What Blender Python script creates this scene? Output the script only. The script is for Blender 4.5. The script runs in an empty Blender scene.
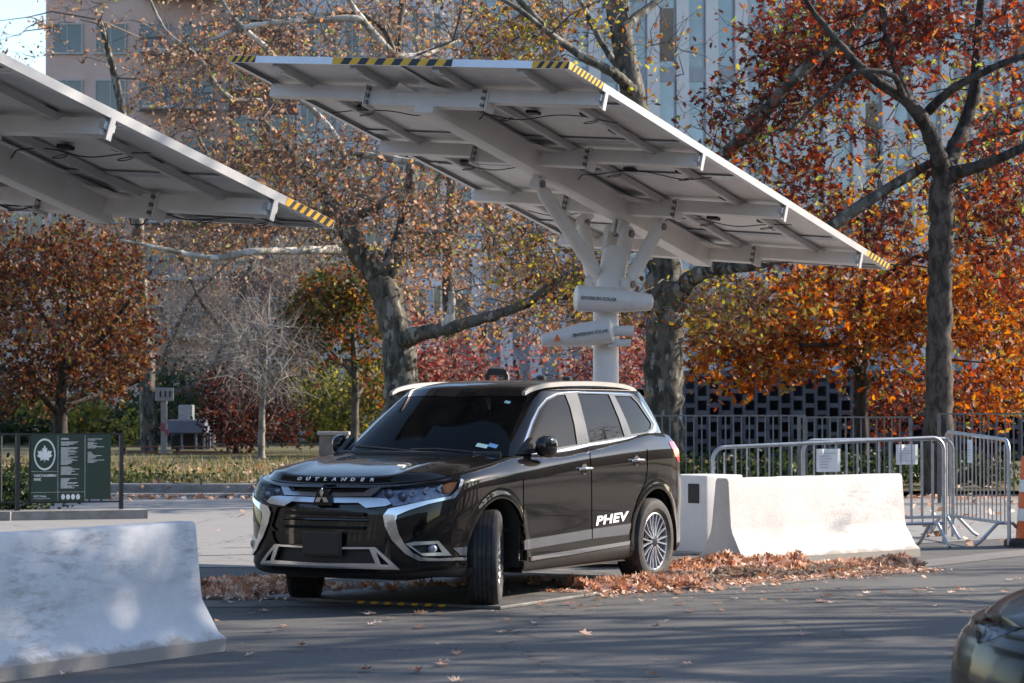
import bpy, bmesh, math, random
import numpy as np
from mathutils import Vector, Matrix
from mathutils.bvhtree import BVHTree
rnd = random.Random(7)
nr = np.random.RandomState(11)
scene = bpy.context.scene
COL = scene.collection
F, CH, HZ = 2550.0, 1.45, 407.0          # focal length in px, camera height, horizon row
PITCH = math.atan((HZ - 341.5) / F)
CP, SP = math.cos(PITCH), math.sin(PITCH)

def ray(px, py):
    a = (px - 512) / F; b = (341.5 - py) / F
    return Vector((a, CP - b * SP, SP + b * CP))
def W(px, py, Y):                          # world point seen at a pixel, at distance Y
    d = ray(px, py); return Vector((0, 0, CH)) + d * (Y / d.y)
def G(px, py, z=0.0):                      # point of the ground seen at a pixel
    d = ray(px, py); return Vector((0, 0, CH)) + d * ((z - CH) / d.z)
def proj(p):
    x, y, z = p[0], p[1], p[2] - CH
    d = y * CP + z * SP; u = -y * SP + z * CP
    return 512 + F * x / d, 341.5 - F * u / d

# ---------------------------------------------------------------- materials
MATS = {}
def nodes(name):
    m = bpy.data.materials.new(name); m.use_nodes = True
    MATS[name] = m
    nt = m.node_tree
    return m, nt, nt.nodes, nt.links, nt.nodes['Principled BSDF']
def ramp(N, stops, interp='LINEAR'):
    r = N.new('ShaderNodeValToRGB'); cr = r.color_ramp; cr.interpolation = interp
    while len(cr.elements) < len(stops): cr.elements.new(0.5)
    for e, (p, c) in zip(cr.elements, stops):
        e.position = p; e.color = (c[0], c[1], c[2], 1)
    return r
def noise(N, L, scale, detail=4, rough=.6, coord='Object', vscale=None):
    tc = N.new('ShaderNodeTexCoord'); n = N.new('ShaderNodeTexNoise')
    n.inputs['Scale'].default_value = scale; n.inputs['Detail'].default_value = detail
    n.inputs['Roughness'].default_value = rough
    if vscale:
        mp = N.new('ShaderNodeMapping'); mp.inputs['Scale'].default_value = vscale
        L.new(tc.outputs[coord], mp.inputs[0]); L.new(mp.outputs[0], n.inputs['Vector'])
    else: L.new(tc.outputs[coord], n.inputs['Vector'])
    return n
def mat(name, col, rough=.5, metal=0, var=.12, scale=6, bump=0, bscale=60, coat=0, spec=.5, vscale=None, col2=None, dirt=None):
    m, nt, N, L, b = nodes(name)
    b.inputs['Roughness'].default_value = rough; b.inputs['Metallic'].default_value = metal
    b.inputs['Coat Weight'].default_value = coat; b.inputs['Coat Roughness'].default_value = .04
    b.inputs['Specular IOR Level'].default_value = spec
    c = Vector(col); lo = c * (1 - var); hi = Vector(col2) if col2 else c * (1 + var)
    n = noise(N, L, scale, vscale=vscale)
    r = ramp(N, [(.35, lo), (.65, hi)]); L.new(n.outputs['Fac'], r.inputs[0])
    out = r.outputs[0]
    if dirt:
        n2 = noise(N, L, dirt[1], 6, .7); r2 = ramp(N, [(dirt[2], (0, 0, 0)), (dirt[3], (1, 1, 1))])
        L.new(n2.outputs['Fac'], r2.inputs[0])
        mx = N.new('ShaderNodeMix'); mx.data_type = 'RGBA'
        L.new(r2.outputs[0], mx.inputs['Factor']); L.new(out, mx.inputs['A']); mx.inputs['B'].default_value = (*dirt[0], 1)
        out = mx.outputs['Result']
    L.new(out, b.inputs['Base Color'])
    if bump:
        n3 = noise(N, L, bscale, 5, .65); bp = N.new('ShaderNodeBump'); bp.inputs['Strength'].default_value = bump
        bp.inputs['Distance'].default_value = .02
        L.new(n3.outputs['Fac'], bp.inputs['Height']); L.new(bp.outputs[0], b.inputs['Normal'])
    return m
def leafmat(name, pal, trans=.45, bright=1.0):
    """pal: list of (position, colour); the colour of each leaf is its own, with drifts of hue through the crown."""
    m, nt, N, L, b = nodes(name)
    g = N.new('ShaderNodeNewGeometry')
    n = noise(N, L, .55, 3, .6)
    ma = N.new('ShaderNodeMath'); ma.operation = 'MULTIPLY_ADD'
    L.new(n.outputs['Fac'], ma.inputs[0]); ma.inputs[1].default_value = .9; ma.inputs[2].default_value = -.45
    ad = N.new('ShaderNodeMath'); ad.operation = 'ADD'; ad.use_clamp = True
    L.new(g.outputs['Random Per Island'], ad.inputs[0]); L.new(ma.outputs[0], ad.inputs[1])
    r = ramp(N, [(p, tuple(x * bright for x in c)) for p, c in pal]); L.new(ad.outputs[0], r.inputs[0])
    L.new(r.outputs[0], b.inputs['Base Color']); b.inputs['Roughness'].default_value = .55
    b.inputs['Specular IOR Level'].default_value = .3
    tr = N.new('ShaderNodeBsdfTranslucent')
    hs = N.new('ShaderNodeHueSaturation'); hs.inputs['Saturation'].default_value = 1.15; hs.inputs['Value'].default_value = 1.7
    L.new(r.outputs[0], hs.inputs['Color']); L.new(hs.outputs[0], tr.inputs['Color'])
    mx = N.new('ShaderNodeMixShader'); mx.inputs[0].default_value = trans
    L.new(b.outputs[0], mx.inputs[1]); L.new(tr.outputs[0], mx.inputs[2])
    L.new(mx.outputs[0], N['Material Output'].inputs['Surface'])
    return m
def glassmat(name, tint, refl_rough=.02, see=.5, base=(.01, .012, .012)):
    m, nt, N, L, b = nodes(name)
    b.inputs['Base Color'].default_value = (*base, 1); b.inputs['Roughness'].default_value = refl_rough
    b.inputs['Specular IOR Level'].default_value = .8
    t = N.new('ShaderNodeBsdfTransparent'); t.inputs['Color'].default_value = (*tint, 1)
    fr = N.new('ShaderNodeFresnel'); fr.inputs['IOR'].default_value = 1.75
    ma = N.new('ShaderNodeMath'); ma.operation = 'MULTIPLY_ADD'; ma.inputs[1].default_value = see * .9; ma.inputs[2].default_value = 1 - see
    L.new(fr.outputs[0], ma.inputs[0])
    mx = N.new('ShaderNodeMixShader'); L.new(ma.outputs[0], mx.inputs[0])
    L.new(t.outputs[0], mx.inputs[1]); L.new(b.outputs[0], mx.inputs[2])
    L.new(mx.outputs[0], N['Material Output'].inputs['Surface'])
    return m

# ---------------------------------------------------------------- objects
def tag(o, label=None, cat=None, group=None, kind=None):
    if label: o['label'] = label
    if cat: o['category'] = cat
    if group: o['group'] = group
    if kind: o['kind'] = kind
    return o
def empty(name, loc, rz=0, label=None, cat=None, group=None, mw=None):
    o = bpy.data.objects.new(name, None); COL.objects.link(o)
    if mw is not None: o.matrix_world = mw
    else: o.location = loc; o.rotation_euler = (0, 0, rz)
    o.empty_display_size = .2
    return tag(o, label, cat, group)
def link(name, me, m, parent=None, smooth=False):
    o = bpy.data.objects.new(name, me); COL.objects.link(o)
    for k in (m if isinstance(m, (list, tuple)) else [m]): me.materials.append(k)
    if smooth: me.polygons.foreach_set('use_smooth', [True] * len(me.polygons))
    if parent is not None: o.parent = parent
    return o
def pydata(name, v, f, m, parent=None, smooth=False):
    me = bpy.data.meshes.new(name); me.from_pydata([tuple(x) for x in v], [], f); me.update()
    return link(name, me, m, parent, smooth)
def bmobj(name, bm, m, parent=None, smooth=False):
    me = bpy.data.meshes.new(name); bm.normal_update(); bm.to_mesh(me); bm.free()
    return link(name, me, m, parent, smooth)
class MB:
    """collects shapes into one mesh"""
    def __init__(s): s.v = []; s.f = []; s.mi = []; s.cur = 0
    def add(s, v, f):
        n = len(s.v); s.v += [tuple(x) for x in v]; s.f += [[i + n for i in q] for q in f]; s.mi += [s.cur] * len(f)
    def box(s, c, sz, M=None):
        x, y, z = [k / 2 for k in sz]; v = [Vector((a * x, b * y, d * z)) for a in (-1, 1) for b in (-1, 1) for d in (-1, 1)]
        c = Vector(c)
        v = [(M @ q if M is not None else q) + c for q in v]
        s.add(v, [(0, 1, 3, 2), (4, 6, 7, 5), (0, 4, 5, 1), (2, 3, 7, 6), (0, 2, 6, 4), (1, 5, 7, 3)])
    def bbox(s, c, sz, bev=.01, M=None):      # a box with bevelled edges
        b = bmesh.new(); bmesh.ops.create_cube(b, size=1)
        for q in b.verts: q.co = Vector((q.co.x * sz[0], q.co.y * sz[1], q.co.z * sz[2]))
        bmesh.ops.bevel(b, geom=b.edges[:], offset=min(bev, min(sz) * .4), segments=2, affect='EDGES', profile=.6)
        b.verts.index_update(); c = Vector(c)
        s.add([(M @ q.co if M is not None else q.co) + c for q in b.verts], [[q.index for q in fa.verts] for fa in b.faces]); b.free()
    def bar(s, a, b, w, h, up=(0, 0, 1)):     # box beam from a to b
        a, b = Vector(a), Vector(b); d = (b - a); L_ = d.length; d.normalize(); u = Vector(up)
        x = d.cross(u)
        if x.length < 1e-4: x = d.cross(Vector((1, 0, 0)))
        x.normalize(); u = x.cross(d)
        M = Matrix((x, d, u)).transposed(); s.box((a + b) / 2, (w, L_, h), M)
    def tube(s, pts, rad, n=8, caps=True):
        pts = [Vector(p) for p in pts]
        if not isinstance(rad, (list, tuple, np.ndarray)): rad = [rad] * len(pts)
        rings = []; up = None
        for i, p in enumerate(pts):
            t = (pts[min(i + 1, len(pts) - 1)] - pts[max(i - 1, 0)])
            if t.length < 1e-9: t = Vector((0, 0, 1))
            t.normalize()
            if up is None:
                up = t.orthogonal().normalized()
            up = (up - t * up.dot(t))
            if up.length < 1e-6: up = t.orthogonal()
            up.normalize(); sd = t.cross(up)
            rings.append([p + (up * math.cos(2 * math.pi * k / n) + sd * math.sin(2 * math.pi * k / n)) * rad[i] for k in range(n)])
        v = [q for r_ in rings for q in r_]; f = []
        for i in range(len(pts) - 1):
            for k in range(n):
                f.append((i * n + k, i * n + (k + 1) % n, (i + 1) * n + (k + 1) % n, (i + 1) * n + k))
        if caps: f.append(tuple(range(n))[::-1]); f.append(tuple((len(pts) - 1) * n + k for k in range(n)))
        s.add(v, f)
    def prism(s, poly, ax, a, b):             # polygon extruded along an axis ('x','y','z') from a to b
        def P(u, w, t): return {'x': (t, u, w), 'y': (u, t, w), 'z': (u, w, t)}[ax]
        n = len(poly); v = [P(u, w, a) for u, w in poly] + [P(u, w, b) for u, w in poly]
        f = [tuple(range(n))[::-1], tuple(range(n, 2 * n))] + [(i, (i + 1) % n, n + (i + 1) % n, n + i) for i in range(n)]
        s.add(v, f)
    def lathe(s, prof, n=32, M=None, c=(0, 0, 0), caps=True):   # profile (r,z) round z
        v = []; c = Vector(c)
        for r_, z in prof:
            for k in range(n):
                q = Vector((r_ * math.cos(2 * math.pi * k / n), r_ * math.sin(2 * math.pi * k / n), z)); v.append((M @ q if M is not None else q) + c)
        f = [(i * n + k, i * n + (k + 1) % n, (i + 1) * n + (k + 1) % n, (i + 1) * n + k) for i in range(len(prof) - 1) for k in range(n)]
        if caps: f.append(tuple(range(n))[::-1]); f.append(tuple((len(prof) - 1) * n + k for k in range(n)))
        s.add(v, f)
    def build(s, name, m, parent=None, smooth=False):
        me = bpy.data.meshes.new(name); me.from_pydata(s.v, [], s.f)
        o = link(name, me, m, parent)
        me.polygons.foreach_set('material_index', s.mi)
        bm = bmesh.new(); bm.from_mesh(me); bmesh.ops.recalc_face_normals(bm, faces=bm.faces[:]); bm.to_mesh(me); bm.free()
        if smooth:
            me.polygons.foreach_set('use_smooth', [True] * len(me.polygons))
            try: me.set_sharp_from_angle(angle=math.radians(smooth if smooth > 1 else 40))
            except Exception: pass
        return o
def copy_tree(o, parent=None):
    c = o.copy(); COL.objects.link(c)
    if parent is not None: c.parent = parent
    for ch in list(o.children): copy_tree(ch, c)
    return c
def text_mesh(body, size, extrude=.002, spacing=1.0, align='CENTER', bold=0.0, shear=0):
    cu = bpy.data.curves.new('letters', 'FONT'); cu.body = body; cu.size = size; cu.extrude = extrude
    cu.space_character = spacing; cu.align_x = align; cu.align_y = 'CENTER'; cu.offset = bold; cu.shear = shear; cu.resolution_u = 3
    o = bpy.data.objects.new('letters_tmp', cu); COL.objects.link(o)
    bpy.context.view_layer.update()
    me = bpy.data.meshes.new_from_object(o.evaluated_get(bpy.context.evaluated_depsgraph_get()))
    bpy.data.objects.remove(o); me.materials.clear(); return me

def text_obj(name, body, size, m, parent, M, **k):
    me = text_mesh(body, size, **k); o = link(name, me, m, parent); o.matrix_local = M; return o
STREET = [(12.2, 20.3, 13.0, 3.2, 9000, 3.6), (11.5, 16.4, 9, 3.4, 450), (17.5, 24.5, 9, 3.4, 500), (11.8, 13.6, 8, 2.9, 400), (19.0, 26.5, 10, 3.6, 1500), (21.5, 21.5, 10, 3.4, 500), (16.5, 16.8, 9, 3.2, 400), (27, 37, 11, 4, 2600), (16.5, 22.6, 12, 3.4, 1500, 2.5), (15.5, 19.4, 11.5, 3.2, 1300, 2.0)]
SEDAN_LOC = (3.985, 9.25, 0); SEDAN_YAW = 3.22
# ---------------------------------------------------------------- shared materials
M_paint = mat('car_paint', (.0065, .005, .0045), .30, .0, .05, 3, coat=.85, spec=.03)
M_black = mat('gloss_black', (.006, .006, .007), .12, 0, .1, coat=.9, spec=.05)
M_plastic = mat('black_plastic', (.018, .018, .019), .55, 0, .15, 20)
M_rubber = mat('tyre_rubber', (.022, .021, .021), .75, 0, .25, 18, dirt=((.09, .075, .06), 9, .5, .8))
M_chrome = mat('chrome', (.62, .63, .65), .10, 1, .03)
M_satin = mat('satin_silver', (.62, .63, .65), .28, 1, .05)
M_silver = mat('silver_bar', (.42, .44, .48), .18, 1, .05)
M_rail_s = mat('rail_silver', (.34, .33, .32), .42, .5, .05)
M_disc = mat('disc_shade', (.01, .01, .011), .8)
M_pillar = mat('window_pillar', (.035, .033, .031), .5, 0, .05, coat=.7, spec=.1)
M_alloy = mat('alloy', (.34, .36, .41), .34, .4, .08)
M_alloy_dark = mat('alloy_dark', (.06, .075, .10), .3, .8, .1)
M_glass_ws = glassmat('windscreen_glass', (.42, .46, .47), see=.84)
M_glass_dark = glassmat('privacy_glass', (.24, .25, .25), see=.72, base=(.035, .033, .03))
M_lens = glassmat('lamp_lens', (.9, .92, .95), see=.95)
M_red = mat('red_lens', (.45, .02, .02), .12, 0, .15, 30, coat=.8)
M_amber = mat('amber_lens', (.85, .28, .07), .2, 0, .2, 60)
M_lampin = mat('lamp_inner', (.34, .35, .44), .25, .5, .35, 30)
M_white = mat('white_mark', (.82, .82, .82), .4, 0, .03)
M_seat = mat('seat_cloth', (.03, .028, .026), .8, 0, .2, 30)
M_plate = mat('plate_dark', (.018, .018, .016), .5, 0, .1)
M_cream = mat('cream_paint', (.78, .745, .71), .42, 0, .05, 2.5, dirt=((.64, .60, .56), 3, .50, .85))
M_white_paint = mat('white_paint', (.74, .72, .70), .40, 0, .04, 4, dirt=((.55, .52, .49), 5, .55, .9))
M_back = mat('panel_backsheet', (.84, .825, .81), .5, 0, .05, 1.2, dirt=((.66, .64, .62), 2.2, .45, .85))
M_alu = mat('aluminium', (.66, .66, .67), .38, .55, .06, 5)
M_alu_d = mat('aluminium_rail', (.56, .55, .54), .45, .2, .08, 5)
M_pv = mat('solar_cells', (.012, .016, .04), .1, 0, .2, 8, coat=.8)
M_cable = mat('black_cable', (.012, .012, .012), .5)
M_bolt = mat('bolt_steel', (.22, .21, .20), .45, .6, .2, 30)
M_yellow = mat('hazard_yellow', (.80, .42, .02), .5, 0, .08, 10)
M_tape = mat('hazard_black', (.02, .02, .03), .5)
M_galv = mat('galvanised_steel', (.40, .42, .45), .42, .75, .14, 12, dirt=((.30, .30, .30), 7, .5, .8))
M_iron = mat('black_iron', (.022, .022, .024), .5, .1, .2, 20)
M_sign = mat('sign_green', (.016, .040, .028), .45, 0, .12, 6)
M_signtext = mat('sign_white', (.74, .76, .74), .5)
M_paper = mat('paper_white', (.88, .88, .88), .8, 0, .04, 9)
M_ink = mat('paper_ink', (.20, .20, .22), .8)
M_orange = mat('barrel_orange', (.80, .15, .03), .5, 0, .08, 8)
M_conc_wall = mat('kerb_stone', (.24, .225, .21), .85, 0, .25, 5, bump=.3, bscale=40)
M_wood = mat('bench_wood', (.20, .09, .06), .7, 0, .25, 10)

M_lamp_white = mat('lamp_pale', (.75, .78, .84), .35, .0, .2, 14)
M_lens2 = glassmat('pale_lamp_lens', (.95, .97, 1), see=.98)
M_black2 = mat('sedan_black', (.004, .004, .005), .4, 0, .1, coat=.55, spec=.05)
M_black2.node_tree.nodes['Principled BSDF'].inputs['Coat Roughness'].default_value = .13

def barrier_mat(name, base, shade, blot, amt):
    m, nt, N, L, b = nodes(name); b.inputs['Roughness'].default_value = .75; b.inputs['Specular IOR Level'].default_value = .25
    n = noise(N, L, 2.2, 6, .7, vscale=(1, 1, 1)); r = ramp(N, [(.35, shade), (.62, base)]); L.new(n.outputs['Fac'], r.inputs[0])
    # scuffs: stretched scratches and round stains
    n2 = noise(N, L, 9, 8, .75, vscale=(.5, 1, 2.2)); r2 = ramp(N, [(.47, (0, 0, 0)), (.66, (1, 1, 1))]); L.new(n2.outputs['Fac'], r2.inputs[0])
    n3 = noise(N, L, 1.1, 3, .5); r3 = ramp(N, [(.5, (0, 0, 0)), (.68, (1, 1, 1))]); L.new(n3.outputs['Fac'], r3.inputs[0])
    mu = N.new('ShaderNodeMath'); mu.operation = 'MULTIPLY'; L.new(r2.outputs[0], mu.inputs[0]); L.new(r3.outputs[0], mu.inputs[1])
    mu2 = N.new('ShaderNodeMath'); mu2.operation = 'MULTIPLY'; L.new(mu.outputs[0], mu2.inputs[0]); mu2.inputs[1].default_value = amt
    mx = N.new('ShaderNodeMix'); mx.data_type = 'RGBA'; L.new(mu2.outputs[0], mx.inputs['Factor']); L.new(r.outputs[0], mx.inputs['A']); mx.inputs['B'].default_value = (*blot, 1)
    # grime close to the foot
    tc = N.new('ShaderNodeTexCoord'); sp = N.new('ShaderNodeSeparateXYZ'); L.new(tc.outputs['Object'], sp.inputs[0])
    n4 = noise(N, L, 7, 6, .7)
    ad = N.new('ShaderNodeMath'); ad.operation = 'MULTIPLY_ADD'; L.new(n4.outputs['Fac'], ad.inputs[0]); ad.inputs[1].default_value = -.16; L.new(sp.outputs['Z'], ad.inputs[2])
    r4 = ramp(N, [(0, (.75, .75, .75)), (.035, (0, 0, 0))]); L.new(ad.outputs[0], r4.inputs[0])
    mx2 = N.new('ShaderNodeMix'); mx2.data_type = 'RGBA'; L.new(r4.outputs[0], mx2.inputs['Factor']); L.new(mx.outputs['Result'], mx2.inputs['A']); mx2.inputs['B'].default_value = (.24, .21, .18, 1)
    L.new(mx2.outputs['Result'], b.inputs['Base Color'])
    bp = N.new('ShaderNodeBump'); bp.inputs['Strength'].default_value = .6; bp.inputs['Distance'].default_value = .012
    n5 = noise(N, L, 34, 9, .8); L.new(n5.outputs['Fac'], bp.inputs['Height']); L.new(bp.outputs[0], b.inputs['Normal'])
    return m
M_bar_white = barrier_mat('barrier_white_paint', (.66, .64, .62), (.54, .52, .50), (.26, .21, .17), .45)
M_bar_worn = barrier_mat('barrier_worn_paint', (.62, .63, .65), (.52, .53, .55), (.20, .18, .165), .65)

def bark(name, a, b_, c=None, scale=5, blot=None):
    m, nt, N, L, b = nodes(name); b.inputs['Roughness'].default_value = .85; b.inputs['Specular IOR Level'].default_value = .2
    n = noise(N, L, scale, 5, .65, vscale=(1, 1, .45)); r = ramp(N, [(.42, a), (.56, b_)]); L.new(n.outputs['Fac'], r.inputs[0]); out = r.outputs[0]
    if blot:       # peeling pale patches
        n2 = noise(N, L, blot[1], 3, .55, vscale=(1, 1, .5)); r2 = ramp(N, [(blot[2], (0, 0, 0)), (blot[2] + .03, (1, 1, 1))]); L.new(n2.outputs['Fac'], r2.inputs[0])
        mx = N.new('ShaderNodeMix'); mx.data_type = 'RGBA'; L.new(r2.outputs[0], mx.inputs['Factor']); L.new(out, mx.inputs['A']); mx.inputs['B'].default_value = (*blot[0], 1); out = mx.outputs['Result']
    L.new(out, b.inputs['Base Color'])
    n3 = noise(N, L, 14, 6, .7, vscale=(1, 1, .3)); bp = N.new('ShaderNodeBump'); bp.inputs['Strength'].default_value = .6; bp.inputs['Distance'].default_value = .03
    L.new(n3.outputs['Fac'], bp.inputs['Height']); L.new(bp.outputs[0], b.inputs['Normal'])
    return m
M_bark_plane = bark('plane_bark', (.045, .045, .038), (.14, .13, .11), scale=5, blot=((.27, .255, .22), 6.5, .57))
M_bark_pale = bark('pale_bark', (.20, .18, .15), (.42, .39, .34), scale=4, blot=((.60, .57, .52), 3, .55))
M_bark_dark = bark('dark_bark', (.025, .022, .02), (.07, .062, .055), scale=7)
M_bark_grey = bark('grey_bark', (.065, .056, .05), (.14, .125, .11), scale=9)
M_bark_oak = bark('oak_bark', (.042, .034, .029), (.105, .088, .075), scale=10)
M_bark_white = bark('whitish_bark', (.15, .135, .12), (.29, .265, .235), scale=6)
M_twig = mat('twig_bark', (.11, .095, .08), .8, 0, .3, 4)
M_iron_lit = mat('lit_iron', (.15, .145, .14), .55, .1, .2, 20)  # black iron with its sunlit grey put into the colour
M_twig_pale = mat('pale_twig_bark', (.30, .265, .235), .8, 0, .3, 4)

LF_tan = leafmat('plane_leaf', [(0, (.07, .04, .03)), (.28, (.17, .085, .055)), (.48, (.27, .15, .10)), (.66, (.40, .29, .22)), (.80, (.27, .12, .06)), (.93, (.36, .24, .09)), (1, (.26, .27, .08))], .36, 1.25)
LF_greyt = leafmat('faded_leaf', [(0, (.10, .08, .07)), (.4, (.20, .16, .135)), (.75, (.32, .26, .21)), (1, (.24, .13, .08))], .3)
LF_red = leafmat('red_oak_leaf', [(0, (.045, .014, .012)), (.45, (.115, .028, .020)), (.72, (.19, .045, .028)), (.86, (.36, .10, .045)), (.95, (.32, .18, .06)), (1, (.24, .28, .07))], .42, 1.12)
LF_orange = leafmat('orange_oak_leaf', [(0, (.08, .026, .016)), (.35, (.22, .06, .025)), (.60, (.34, .105, .035)), (.78, (.38, .17, .05)), (.92, (.26, .19, .06)), (1, (.14, .15, .05))], .48, 1.15)
LF_rust = leafmat('rust_leaf', [(0, (.03, .016, .011)), (.35, (.085, .030, .020)), (.65, (.14, .05, .026)), (.8, (.18, .10, .04)), (1, (.08, .08, .03))], .35)
LF_green = leafmat('green_red_leaf', [(0, (.03, .04, .012)), (.4, (.07, .075, .025)), (.6, (.16, .08, .03)), (.8, (.22, .06, .04)), (1, (.24, .20, .05))], .4)
LF_yellow = leafmat('yellow_leaf', [(0, (.05, .06, .02)), (.4, (.13, .14, .04)), (.7, (.26, .24, .06)), (1, (.38, .30, .08))], .45)
LF_crimson = leafmat('crimson_leaf', [(0, (.07, .02, .02)), (.45, (.20, .055, .05)), (.75, (.32, .13, .11)), (1, (.30, .21, .14))], .4)
LF_dark = leafmat('dark_green_leaf', [(0, (.012, .02, .01)), (.6, (.035, .055, .02)), (1, (.07, .09, .03))], .3)
LF_maroon = leafmat('maroon_leaf', [(0, (.02, .008, .008)), (.6, (.07, .02, .016)), (1, (.14, .05, .03))], .35)
LF_ground = leafmat('fallen_leaf', [(0, (.20, .10, .06)), (.28, (.38, .20, .12)), (.5, (.52, .34, .24)), (.72, (.72, .58, .48)), (.86, (.38, .14, .07)), (1, (.60, .42, .32))], .15, 1.3)
LF_grass = leafmat('grass_blade', [(0, (.06, .065, .025)), (.35, (.13, .13, .05)), (.6, (.24, .20, .09)), (1, (.36, .28, .16))], .3)
# ---------------------------------------------------------------- car bodies
def pchip(xs, ys, xq):
    xs = np.asarray(xs, float); ys = np.asarray(ys, float)
    h = np.diff(xs); shp = (slice(None),) + (None,) * (ys.ndim - 1); hh = h[shp]
    dl = np.diff(ys, axis=0) / hh
    d = np.zeros_like(ys)
    w1 = (2 * h[1:] + h[:-1])[shp]; w2 = (h[1:] + 2 * h[:-1])[shp]
    a, b = dl[:-1], dl[1:]
    with np.errstate(divide='ignore', invalid='ignore'):
        hm = (w1 + w2) / (w1 / a + w2 / b)
    d[1:-1] = np.where(a * b > 0, hm, 0); d[0] = dl[0]; d[-1] = dl[-1]
    xq = np.clip(xq, xs[0], xs[-1]); i = np.clip(np.searchsorted(xs, xq, side='right') - 1, 0, len(xs) - 2)
    sh = (slice(None),) + (None,) * (ys.ndim - 1)
    t = ((xq - xs[i]) / h[i])[sh]; H = h[i][sh]
    return (ys[i] * (2 * t ** 3 - 3 * t ** 2 + 1) + d[i] * H * (t ** 3 - 2 * t ** 2 + t) + ys[i + 1] * (-2 * t ** 3 + 3 * t ** 2) + d[i + 1] * H * (t ** 3 - t ** 2))
def sstep(a, b, x):
    t = np.clip((x - a) / (b - a), 0, 1); return t * t * (3 - 2 * t)
def grid_bm(Pt):
    """Pt[v][u][3] -> bmesh"""
    nv, nu = Pt.shape[:2]; bm = bmesh.new(); V = [[bm.verts.new(Pt[j, i]) for i in range(nu)] for j in range(nv)]
    for j in range(nv - 1):
        for i in range(nu - 1):
            try: bm.faces.new((V[j][i], V[j + 1][i], V[j + 1][i + 1], V[j][i + 1]))
            except ValueError: pass
    bmesh.ops.remove_doubles(bm, verts=bm.verts[:], dist=1e-5)
    return bm

CAR = dict(
    plan=[(2.31, 0), (2.305, .2), (2.285, .38), (2.245, .54), (2.165, .68), (2.04, .785), (1.88, .855), (1.65, .888), (1.335, .90), (1.0, .90), (.6, .90), (.2, .90),
          (-.3, .90), (-.8, .90), (-1.335, .90), (-1.6, .892), (-1.85, .865), (-2.02, .81), (-2.14, .70), (-2.21, .5), (-2.235, .25), (-2.24, 0)],
    crease=([-2.3, -1.63, -.16, .32, 1.28, 1.57, 1.87, 2.3], [1.06, 1.12, 1.065, 1.035, .965, .945, .915, .868]),
    top=([-2.3, -1.86, -1.44, -.94, -.1, .24, .5, .9, 1.3, 1.6, 1.9, 2.1, 2.3], [1.15, 1.225, 1.235, 1.195, 1.135, 1.11, 1.10, 1.09, 1.045, 1.01, .968, .935, .905]),
    wheels=(1.335, -1.335), wr=.36)

def shell_points(C, nu=230, nv=64):
    plan = np.array(C['plan']); s = np.r_[0, np.cumsum(np.hypot(*np.diff(plan, axis=0).T))]
    u = np.linspace(0, s[-1], nu); base = pchip(s, plan, u); bx, by = base[:, 0], base[:, 1]
    wf = sstep(1.55, 2.15, bx); wre = sstep(-1.7, -2.15, bx) if False else 1 - sstep(-2.15, -1.7, bx)
    ws = 1 - wf - wre
    zc = pchip(*C['crease'], bx); zt = pchip(*C['top'], bx)
    rows = []   # (z, dxf, dxr, dy_side, dy_front)
    def row(z, dxf, dxr, dy, dyf=None):
        x = bx + wf * dxf + wre * dxr
        k = by / .9
        y = by + k * (dy * (1 - wf) + (dyf if dyf is not None else dy) * wf)
        rows.append(np.stack([x, y, np.broadcast_to(z, x.shape)], -1))
    f = lambda t: .33 + (zc - .33) * t
    row(.235 + .02 * wf, -.20, .16, -.16); row(.235 + .015 * wf, -.09, .08, -.07); row(.27, -.035, .03, -.035)
    row(.33, 0, .0, -.018); row(f(.22), .002, 0, -.020); row(f(.45), -.004, 0, -.010); row(f(.68), -.018, .04, -.002); row(f(.88), -.045, .085, 0.0)
    row(zc - .012, -.068, .10, -.006 + C.get('soft', 0)); row(zc + .012, -.080, .115, -.018 + C.get('soft', 0) * .5)
    row(zc + (zt - zc) * .55, -.098, .17, -.045, -.05); row(zt - .006, -.118, .29, -.082, -.085); row(zt + .002, -.15, .31, -.10, -.12)
    R = np.array(rows); nr_ = len(R)
    kn = np.r_[0, np.cumsum(np.maximum(.012, np.linalg.norm(np.diff(R[:, 120 % nu], axis=0), axis=1)))]
    v = np.unique(np.r_[np.linspace(0, kn[-1], nv), kn])
    Pt = pchip(kn, R, v)
    # wheel-arch lips swell outwards
    for cx in C['wheels']:
        d = np.hypot(Pt[..., 0] - cx, Pt[..., 2] - .36)
        Pt[..., 1] += np.where(by > .6, 1, 0) * (.010 * (1 - sstep(.445, .50, d))) * (Pt[..., 2] < 1.0)
    return Pt, base

def half_profile(C, Pt):
    return Pt[-1]

def hood_bm(C, Pt, x_back, lift=.0, ns=26):
    ring = Pt[-2]; idx = [i for i in range(len(ring)) if ring[i, 0] > x_back]
    rows = []
    cx = ([x_back - .1, 1.25, 1.6, 1.9, 2.05, 2.15, 2.3], [1.10, 1.08, 1.03, .965, .930, .900, .870]) if 'hood' not in C else C['hood']
    x0 = ring[0, 0]
    for i in idx:
        x, ye, ze = ring[i]
        s_ = np.linspace(0, 1, ns)
        y = ye * s_
        # the leading edge of the hood bows with the nose
        zc = float(pchip(*cx, np.array([x]))[0]); zc = max(zc, ze - .002)
        z = ze + (zc - ze) * (1 - s_ ** 2.6)
        lead = np.interp(y, ring[:, 1][:90], ring[:, 0][:90])
        z = z + C.get('lip', .045) * sstep(.0, .065, lead - x) * (1 - sstep(.62, .78, y)) * sstep(1.2, 2.0, x)
        z = z + C.get('lip', .045) / .045 * .014 * np.exp(-((y - .50 - .06 * (2 - x)) / .07) ** 2) * sstep(0, .25, x0 - x) * sstep(0, .2, x - x_back + .2)
        rows.append(np.stack([np.full(ns, x), y, z + lift], -1))
    Q = np.array(rows)
    return grid_bm(Q)

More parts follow.
